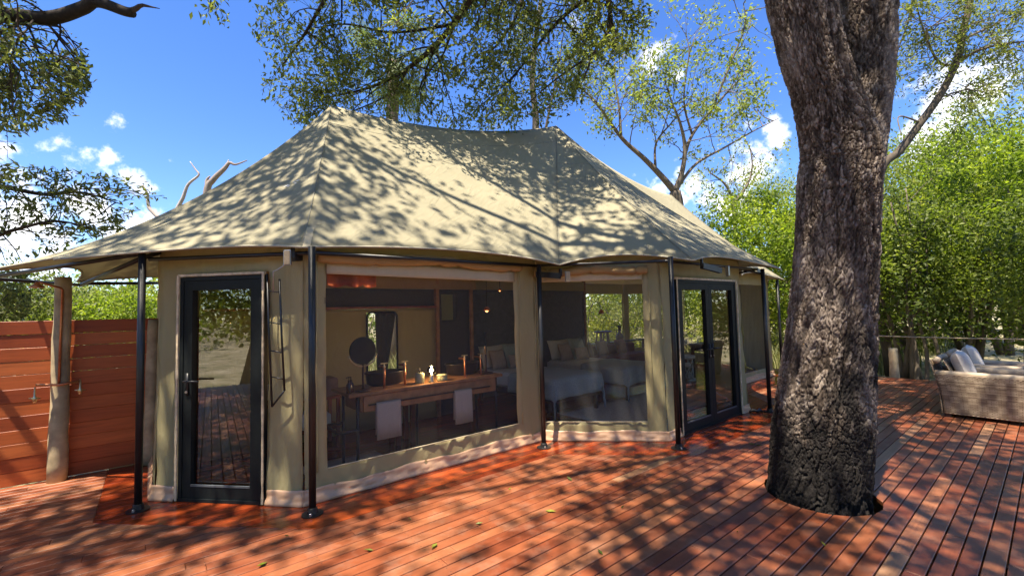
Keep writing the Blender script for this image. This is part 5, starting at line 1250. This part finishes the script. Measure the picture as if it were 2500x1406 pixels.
for k, (px, D, h, r_) in enumerate(((2225, 10.9, 4.6, .055), (2250, 11.1, 5.0, .05), (2278, 11.0, 4.2, .05))):
    b = np.array(at(px, D)); t = Tree(60 + k); tt = thing('thin_tree', tuple(b), ('slender grey sapling trunk nearest the split log post', 'slender forked grey sapling in the middle of three', 'slender grey sapling nearest the armchairs')[k], 'sapling', 'grey saplings by the rope', space='w')
    p, rr = t.limb([b, b + np.array([.05, 0, .8]), b + np.array([-.06 - .03 * k, .05, 1.9]), b + np.array([.02, .1, 3.0]), b + np.array([-.15 + .15 * k, .2, h])], r_, .015, 24, 8)
    t.limb([p[9], p[9] + np.array([.15, 0, .7]), p[9] + np.array([.35 - .2 * k, .1, 1.7])], r_ * .6, .01, 10, 6)
    for q in range(14, 24, 2): t.grow(p[q], (t.r.gauss(0, 1), t.r.gauss(0, 1), .4), .7, .012, 1, .3, .1, 3, 1.0)
    t.g.build('trunk', bark_gr, tt, smooth=True); C, D_ = t.foliage(12, .12); leaves('crown', C, .09, leaf_mid, tt, aspect=.5)
# behind the right half of the tent
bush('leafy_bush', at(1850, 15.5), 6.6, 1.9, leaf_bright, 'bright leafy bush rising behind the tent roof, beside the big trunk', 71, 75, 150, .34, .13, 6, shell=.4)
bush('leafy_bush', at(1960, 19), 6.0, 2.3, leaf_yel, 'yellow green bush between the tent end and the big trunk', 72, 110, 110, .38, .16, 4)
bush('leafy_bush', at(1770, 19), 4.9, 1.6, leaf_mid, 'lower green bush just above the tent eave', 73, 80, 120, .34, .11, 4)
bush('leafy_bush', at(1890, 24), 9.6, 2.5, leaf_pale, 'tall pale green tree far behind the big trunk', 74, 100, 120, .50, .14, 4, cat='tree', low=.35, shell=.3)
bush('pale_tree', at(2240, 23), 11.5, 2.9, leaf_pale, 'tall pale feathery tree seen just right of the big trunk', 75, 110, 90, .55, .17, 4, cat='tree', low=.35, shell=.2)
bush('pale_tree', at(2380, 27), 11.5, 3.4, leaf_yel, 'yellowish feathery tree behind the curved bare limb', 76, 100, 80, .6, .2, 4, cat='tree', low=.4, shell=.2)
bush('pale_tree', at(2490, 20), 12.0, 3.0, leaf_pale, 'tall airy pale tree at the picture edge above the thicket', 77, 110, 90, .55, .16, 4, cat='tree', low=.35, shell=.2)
bush('pale_tree', at(2335, 19), 9.6, 2.2, leaf_mid, 'airy green tree rising behind the curved limb', 78, 80, 90, .5, .15, 4, cat='tree', low=.35, shell=.2)
# open tree with a forked trunk behind the roof
D0 = 16.0
ot = thing('open_tree', at(1650, D0), 'sparse pale tree with widely forked bare limbs rising behind the roof', 'tree', space='w')
t = Tree(81); b0 = np.array(at(1650, D0))
def o(x, y, d=0): return PX(x, y, D0 + d)
t.limb([b0, b0 + np.array([.1, 0, 2.5]), o(1655, 520), o(1648, 468)], .26, .2, 16, 10)
LB = [[(1648, 468), (1610, 425), (1570, 385), (1525, 345), (1490, 300), (1455, 250), (1425, 222), (1402, 205)], [(1516, 335), (1512, 270), (1502, 200), (1500, 155)], [(1600, 415), (1602, 350), (1640, 300), (1690, 245)],
      [(1648, 468), (1665, 420), (1672, 360), (1660, 300), (1640, 250), (1630, 212)], [(1668, 390), (1690, 330), (1740, 265), (1800, 200), (1850, 150)], [(1652, 460), (1700, 400), (1770, 360), (1840, 320), (1900, 290)],
      [(1690, 330), (1670, 250), (1680, 150), (1690, 110)], [(1740, 265), (1790, 140), (1820, 60), (1815, 10)], [(1490, 300), (1440, 240), (1405, 240)]]
LR = [.13, .06, .055, .12, .075, .07, .045, .05, .03]
for k, (pl_, r_) in enumerate(zip(LB, LR)):
    p, rr = t.limb([o(x, y, (k % 3 - 1) * .5 * i / len(pl_)) for i, (x, y) in enumerate(pl_)], r_, .014, len(pl_) * 4, 7)
    for q in range(len(p) // 3, len(p), 2):
        if k == 8: continue
        t.grow(p[q], (t.r.gauss(0.15, .8), t.r.gauss(0, .8), t.r.gauss(.45, .5)), t.r.uniform(.8, 1.6), .022, 2, .3, .08, 3, .9, True, 0.05)
t.g.build('trunk', bark_gr, ot, smooth=True); C, D_ = t.foliage(4, .16); m = rng.random(len(C)) < 0.8; leaves('crown', C[m], .135, leaf_pale, ot, aspect=.5)
# smaller bare-limbed tree right of it
st_ = thing('bare_tree', at(1800, 21), 'small half-bare tree with drooping twigs behind the open tree', 'tree', space='w'); t = Tree(83)
b0 = np.array(at(1800, 21)); o2 = lambda x, y: PX(x, y, 21)
p, rr = t.limb([b0, o2(1795, 600), o2(1790, 500), o2(1770, 450), o2(1730, 420)], .14, .03, 18, 8); p2_, _ = t.limb([o2(1790, 500), o2(1830, 440), o2(1835, 380), o2(1815, 330)], .07, .015, 12, 6)
for pp in (p[8:], p2_[3:]):
    for q in range(0, len(pp), 2): t.grow(pp[q], (t.r.gauss(-.2, .9), t.r.gauss(0, .8), t.r.gauss(.1, .5)), 1.3, .02, 2, .4, -.05, 3, 1)
t.g.build('trunk', bark_gr, st_, smooth=True); C, D_ = t.foliage(3, .17); leaves('crown', C, .14, leaf_yel, st_, aspect=.5)
# long limb crossing the sky on the right, from a tree beyond the thicket
rt = thing('leaning_tree', at(2165, 12.8), 'leaning grey tree with a long curved limb crossing the sky, right of the big trunk', 'tree', space='w'); t = Tree(91)
o3 = lambda x, y, d=0: PX(x, y, 12.4 + d)
p, rr = t.limb([np.array(at(2165, 12.4)), o3(2130, 600), o3(2150, 420), o3(2195, 370), o3(2240, 310), o3(2300, 225), o3(2340, 140), o3(2350, 80), o3(2370, 0), o3(2385, -120)], .13, .07, 46, 9)
LL = [[(2335, 150), (2400, 120), (2470, 105), (2540, 100)], [(2340, 160), (2290, 150), (2250, 60), (2230, -30)], [(2345, 100), (2430, 60), (2520, 20)], [(2250, 300), (2195, 285), (2200, 330)], [(2290, 240), (2360, 220), (2420, 230)], [(2230, -10), (2215, 60), (2190, 130), (2175, 190)], [(2360, 40), (2290, 60), (2260, 70)]]
for k, pl_ in enumerate(LL):
    q, r2 = t.limb([o3(x, y, (k % 3 - 1) * .3 * i) for i, (x, y) in enumerate(pl_)], .05 if k < 3 else .03, .010, 14, 6)
    if k != 3:
        for i in range(3, len(q), 1): t.grow(q[i], (t.r.gauss(.3, .8), t.r.gauss(0, .8), t.r.gauss(0, .4)), t.r.uniform(.5, 1.0), .014, 2, .3, 0, 2, .9, True, .1)
for q in range(36, 46, 2): t.grow(p[q], (t.r.gauss(.3, .8), t.r.gauss(0, .8), .2), 1.0, .02, 2, .3, 0, 3, .9)
t.g.build('trunk', bark_gr, rt, smooth=True); C, D_ = t.foliage(8, .15); leaves('crown', C, .115, leaf_over, rt, aspect=.35, dirs=D_ * .8)
# palm and slender trunks behind the ridge
pm = thing('fan_palm', at(955, 15.5), 'fan palm with pale trunk standing behind the tent ridge', 'palm', space='w'); D1 = 15.5
g = G('w'); g.tube(smooth_path([at(955, D1), PX(956, 420, D1), PX(958, 260, D1), PX(962, 150, D1)], 20), [.26 - .004 * k for k in range(20)], 10); g.build('trunk', bark_gr, pm, smooth=True)
g = G('w'); top = PX(962, 150, D1); rp = random.Random(4)
for k in range(26):
    a = rp.uniform(0, 6.3); el = rp.uniform(-1.2, 0.9); d = np.array([math.cos(a) * math.cos(el), math.sin(a) * math.cos(el), math.sin(el)]); hub = top + d * rp.uniform(.8, 1.3); g.tube([top, (top + hub) / 2 + (0, 0, .1), hub], .02, 4, tint=.3)
    sx = np.cross(d, (0, 0, 1)); sx /= np.linalg.norm(sx); sy = np.cross(sx, d)
    for f_ in range(18):
        b = (f_ / 17 - .5) * 3.4; dd = d * math.cos(b) + sx * math.sin(b) * 1.0 - np.array([0, 0, .18]); dd /= np.linalg.norm(dd); w = np.cross(dd, sy) * .028; Lf = .85 * (1 - .25 * abs(b) / 1.7); ti = rp.random()
        tip = hub + dd * Lf + np.array([0, 0, -.18]); mid_ = hub + dd * Lf * .55; g.add([hub, mid_ - w, tip, mid_ + w], [(0, 1, 2, 3)], ti)
g.build('fronds', palm_m, pm)
sp = thing('slender_tree', at(1300, 14.5), 'slender pale double trunk tree behind the tent ridge', 'tree', space='w'); t = Tree(95); D2 = 14.5
q, _ = t.limb([np.array(at(1300, D2)), PX(1305, 420, D2), PX(1308, 290, D2), PX(1300, 200, D2), PX(1310, 80, D2), PX(1330, -60, D2)], .16, .06, 26, 9); q2, _ = t.limb([PX(1312, 420, D2), PX(1335, 300, D2), PX(1350, 230, D2), PX(1370, 120, D2)], .06, .02, 14, 7)
for pp in (q[14:], q2[7:]):
    for i in range(0, len(pp)): t.grow(pp[i], (t.r.gauss(0, .9), t.r.gauss(0, .8), t.r.gauss(.3, .5)), t.r.uniform(.7, 1.4), .02, 2, .3, .05, 3, .9)
t.g.build('trunk', bark_gr, sp, smooth=True); C, D_ = t.foliage(3, .14); leaves('crown', C, .10, leaf_over, sp, aspect=.45)
# dead snags left of the roof
dt = thing('dead_tree', at(520, 15), 'bleached broken dead trunk showing over the roof slope', 'dead tree', space='w'); t = Tree(97); D3 = 13.5
t.limb([np.array(at(500, D3)), PX(500, 600, D3), PX(505, 470, D3), PX(520, 440, D3), PX(548, 412, D3), PX(560, 398, D3), PX(575, 402, D3), PX(603, 392, D3)], .15, .015, 34, 9); t.limb([PX(552, 408, D3), PX(556, 398, D3), PX(558, 390, D3)], .05, .01, 6, 6); t.limb([PX(506, 460, D3), PX(505, 440, D3), PX(513, 430, D3)], .09, .02, 6, 6)
t.limb([PX(500, 620, D3), PX(430, 540, D3), PX(448, 480, D3), PX(460, 450, D3), PX(485, 428, D3), PX(478, 415, D3), PX(464, 395, D3)], .08, .012, 26, 7); t.limb([PX(460, 600, D3), PX(375, 520, D3), PX(362, 500, D3), PX(360, 475, D3), PX(348, 452, D3)], .07, .03, 18, 7)
t.g.build('trunk', bark_dead, dt, smooth=True)
# hedge behind the fence
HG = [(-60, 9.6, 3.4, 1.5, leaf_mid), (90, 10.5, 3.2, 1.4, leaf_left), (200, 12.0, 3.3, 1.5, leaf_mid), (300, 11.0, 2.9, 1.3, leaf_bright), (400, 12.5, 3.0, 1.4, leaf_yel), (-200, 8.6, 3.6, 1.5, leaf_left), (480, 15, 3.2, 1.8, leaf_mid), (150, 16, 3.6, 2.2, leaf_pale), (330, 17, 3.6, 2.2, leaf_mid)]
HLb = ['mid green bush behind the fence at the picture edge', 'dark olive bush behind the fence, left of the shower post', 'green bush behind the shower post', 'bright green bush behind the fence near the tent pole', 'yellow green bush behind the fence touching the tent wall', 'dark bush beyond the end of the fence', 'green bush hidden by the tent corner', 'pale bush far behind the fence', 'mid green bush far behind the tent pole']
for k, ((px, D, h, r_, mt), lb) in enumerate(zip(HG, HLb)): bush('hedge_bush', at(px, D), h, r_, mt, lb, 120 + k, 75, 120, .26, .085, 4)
# low bough of leaves drooping over the fence at the edge
t = Tree(140); b0 = PX(-60, 700, 5.9)
db = thing('overhanging_bush', at(-120, 7.6), 'dark drooping twigs hanging over the fence top at the picture edge', 'bush', space='w')
t.limb([np.array(at(-120, 7.6)), PX(-120, 800, 7.2), PX(-90, 720, 6.4), PX(-20, 705, 5.9)], .04, .01, 14, 6)
for k in range(16): t.grow(PX(t.r.uniform(-90, 20), t.r.uniform(690, 740), 5.9 + t.r.uniform(-.2, .3)), (t.r.gauss(.4, .5), t.r.gauss(0, .4), t.r.gauss(-.25, .4)), .35, .008, 1, .3, -.1, 3, 1)
t.g.build('twigs', bark_dk, db, smooth=True); C, D_ = t.foliage(9, .05); m, X_, Y_ = visible(C, 400, 400); k_ = (X_ < 75) & (Y_ < 800); leaves('foliage', C[k_], .075, leaf_left, db, aspect=.4, dirs=D_[k_] * .6)
# behind the tent: bushes and tall grass seen through the windows
BT = [(1430, 20, 4.4, 2.2, leaf_mid), (1520, 17, 3.0, 1.6, leaf_yel), (1590, 21, 4.6, 2.2, leaf_bright), (1680, 17.5, 4.0, 1.8, leaf_mid), (1100, 17, 3.6, 1.8, leaf_pale), (1250, 21, 3.8, 2.0, leaf_mid), (900, 19, 3.4, 2.0, leaf_mid), (1780, 15.5, 2.6, 1.2, leaf_yel), (700, 18, 3.5, 2, leaf_mid)]
BL = ['green bush seen through the back window, left side', 'low yellow bush seen through the back window', 'bright bush behind the jug in the back window', 'green bush seen through the glazed double doors', 'pale bush behind the washstand side of the tent', 'green bush behind the headboard screen', 'green bush behind the bathroom partition', 'small yellow bush beyond the screened tent end', 'green bush behind the roof on the fence side']
for k, ((px, D, h, r_, mt), lb) in enumerate(zip(BT, BL)): bush('back_bush', at(px, D), h, r_, mt, lb, 160 + k, 70, 100, .32, .10, 4)
def grass(name, pts, h, n, label):
    c = np.asarray(pts); k = len(c); base = np.repeat(c, n, 0) + np.concatenate([rng.normal(size=(k * n, 2)) * .22, np.zeros((k * n, 1))], 1); N_ = len(base)
    a = rng.uniform(0, 6.28, N_); lean = rng.uniform(.05, .55, N_); hh = h * rng.uniform(.5, 1.1, N_); dx = np.stack([np.cos(a), np.sin(a), np.zeros(N_)], 1); w = np.stack([-np.sin(a), np.cos(a), np.zeros(N_)], 1) * .012
    tip = base + dx * (lean * hh)[:, None] + np.array([0, 0, 1]) * (hh * (1 - lean * .35))[:, None]; md = base + dx * (lean * hh * .3)[:, None] + np.array([0, 0, .55]) * hh[:, None]
    V3 = np.stack([base - w, base + w, md + w * .7, tip, md - w * .7], 1).reshape(-1, 3); i = np.arange(N_) * 5
    F = np.concatenate([np.stack([i, i + 1, i + 2, i + 4], 1)]).tolist() + np.stack([i + 4, i + 2, i + 3], 1).tolist()
    return mkobj(name, V3, F, grass_m, None, False, label, 'grass', None, 'stuff', tint=np.repeat(rng.random(N_), 5))
pts = []
rg = random.Random(3)
for k in range(260):
    px, D = rg.uniform(850, 2300), rg.uniform(12.5, 24); p = at(px, D); q = UV(p)
    if -1 < q[0] < 13.5 and q[1] < 10.6: continue
    if q[0] < 13.2 and q[1] < 7: continue
    pts.append(p)
grass('tall_grass', pts, 1.0, 70, 'tall dry and green grass growing behind the tent')
# wood behind the viewer (mirrored in the glass) and the far tree line
BB = [(-7, -7.5), (-3.5, -9), (0.5, -8.5), (4, -9.5), (8, -8), (-10, -3), (12, -7), (-12.5, 1.5), (15.5, -3.5)]
for k, (x, y) in enumerate(BB): bush('shore_bush', (x, y, GZ), 5.6 + (k % 3) * .9, 2.3, (leaf_mid, leaf_bright, leaf_yel)[k % 3], 'green bush standing beyond the open side of the deck', 200 + k, 80, 100, .42, .19, 4, group='bushes beyond the open deck')
fc = []; ft = []
rf_ = np.random.default_rng(8)
for k in range(340):
    a = rf_.uniform(0, 2 * math.pi); D = rf_.uniform(30, 60); h = rf_.uniform(2.5, 6.5)
    c = np.array([math.cos(a) * D, math.sin(a) * D, GZ + h * .5]); q = rf_.normal(size=(150, 3)) * np.array([1.5, 1.5, h * .28]); fc.append(c + q); ft.append(np.clip(rf_.normal(.5, .15) + rf_.normal(0, .15, 150), 0, 1))
C = np.concatenate(fc); C[:, 2] = np.maximum(C[:, 2], GZ + .1)
leaves('far_woodland', C, .42, leaf_mid, None, aspect=.7, tint=np.concatenate(ft), up=.5, label='distant belt of green woodland all round the clearing', cat='woodland', kind='stuff')
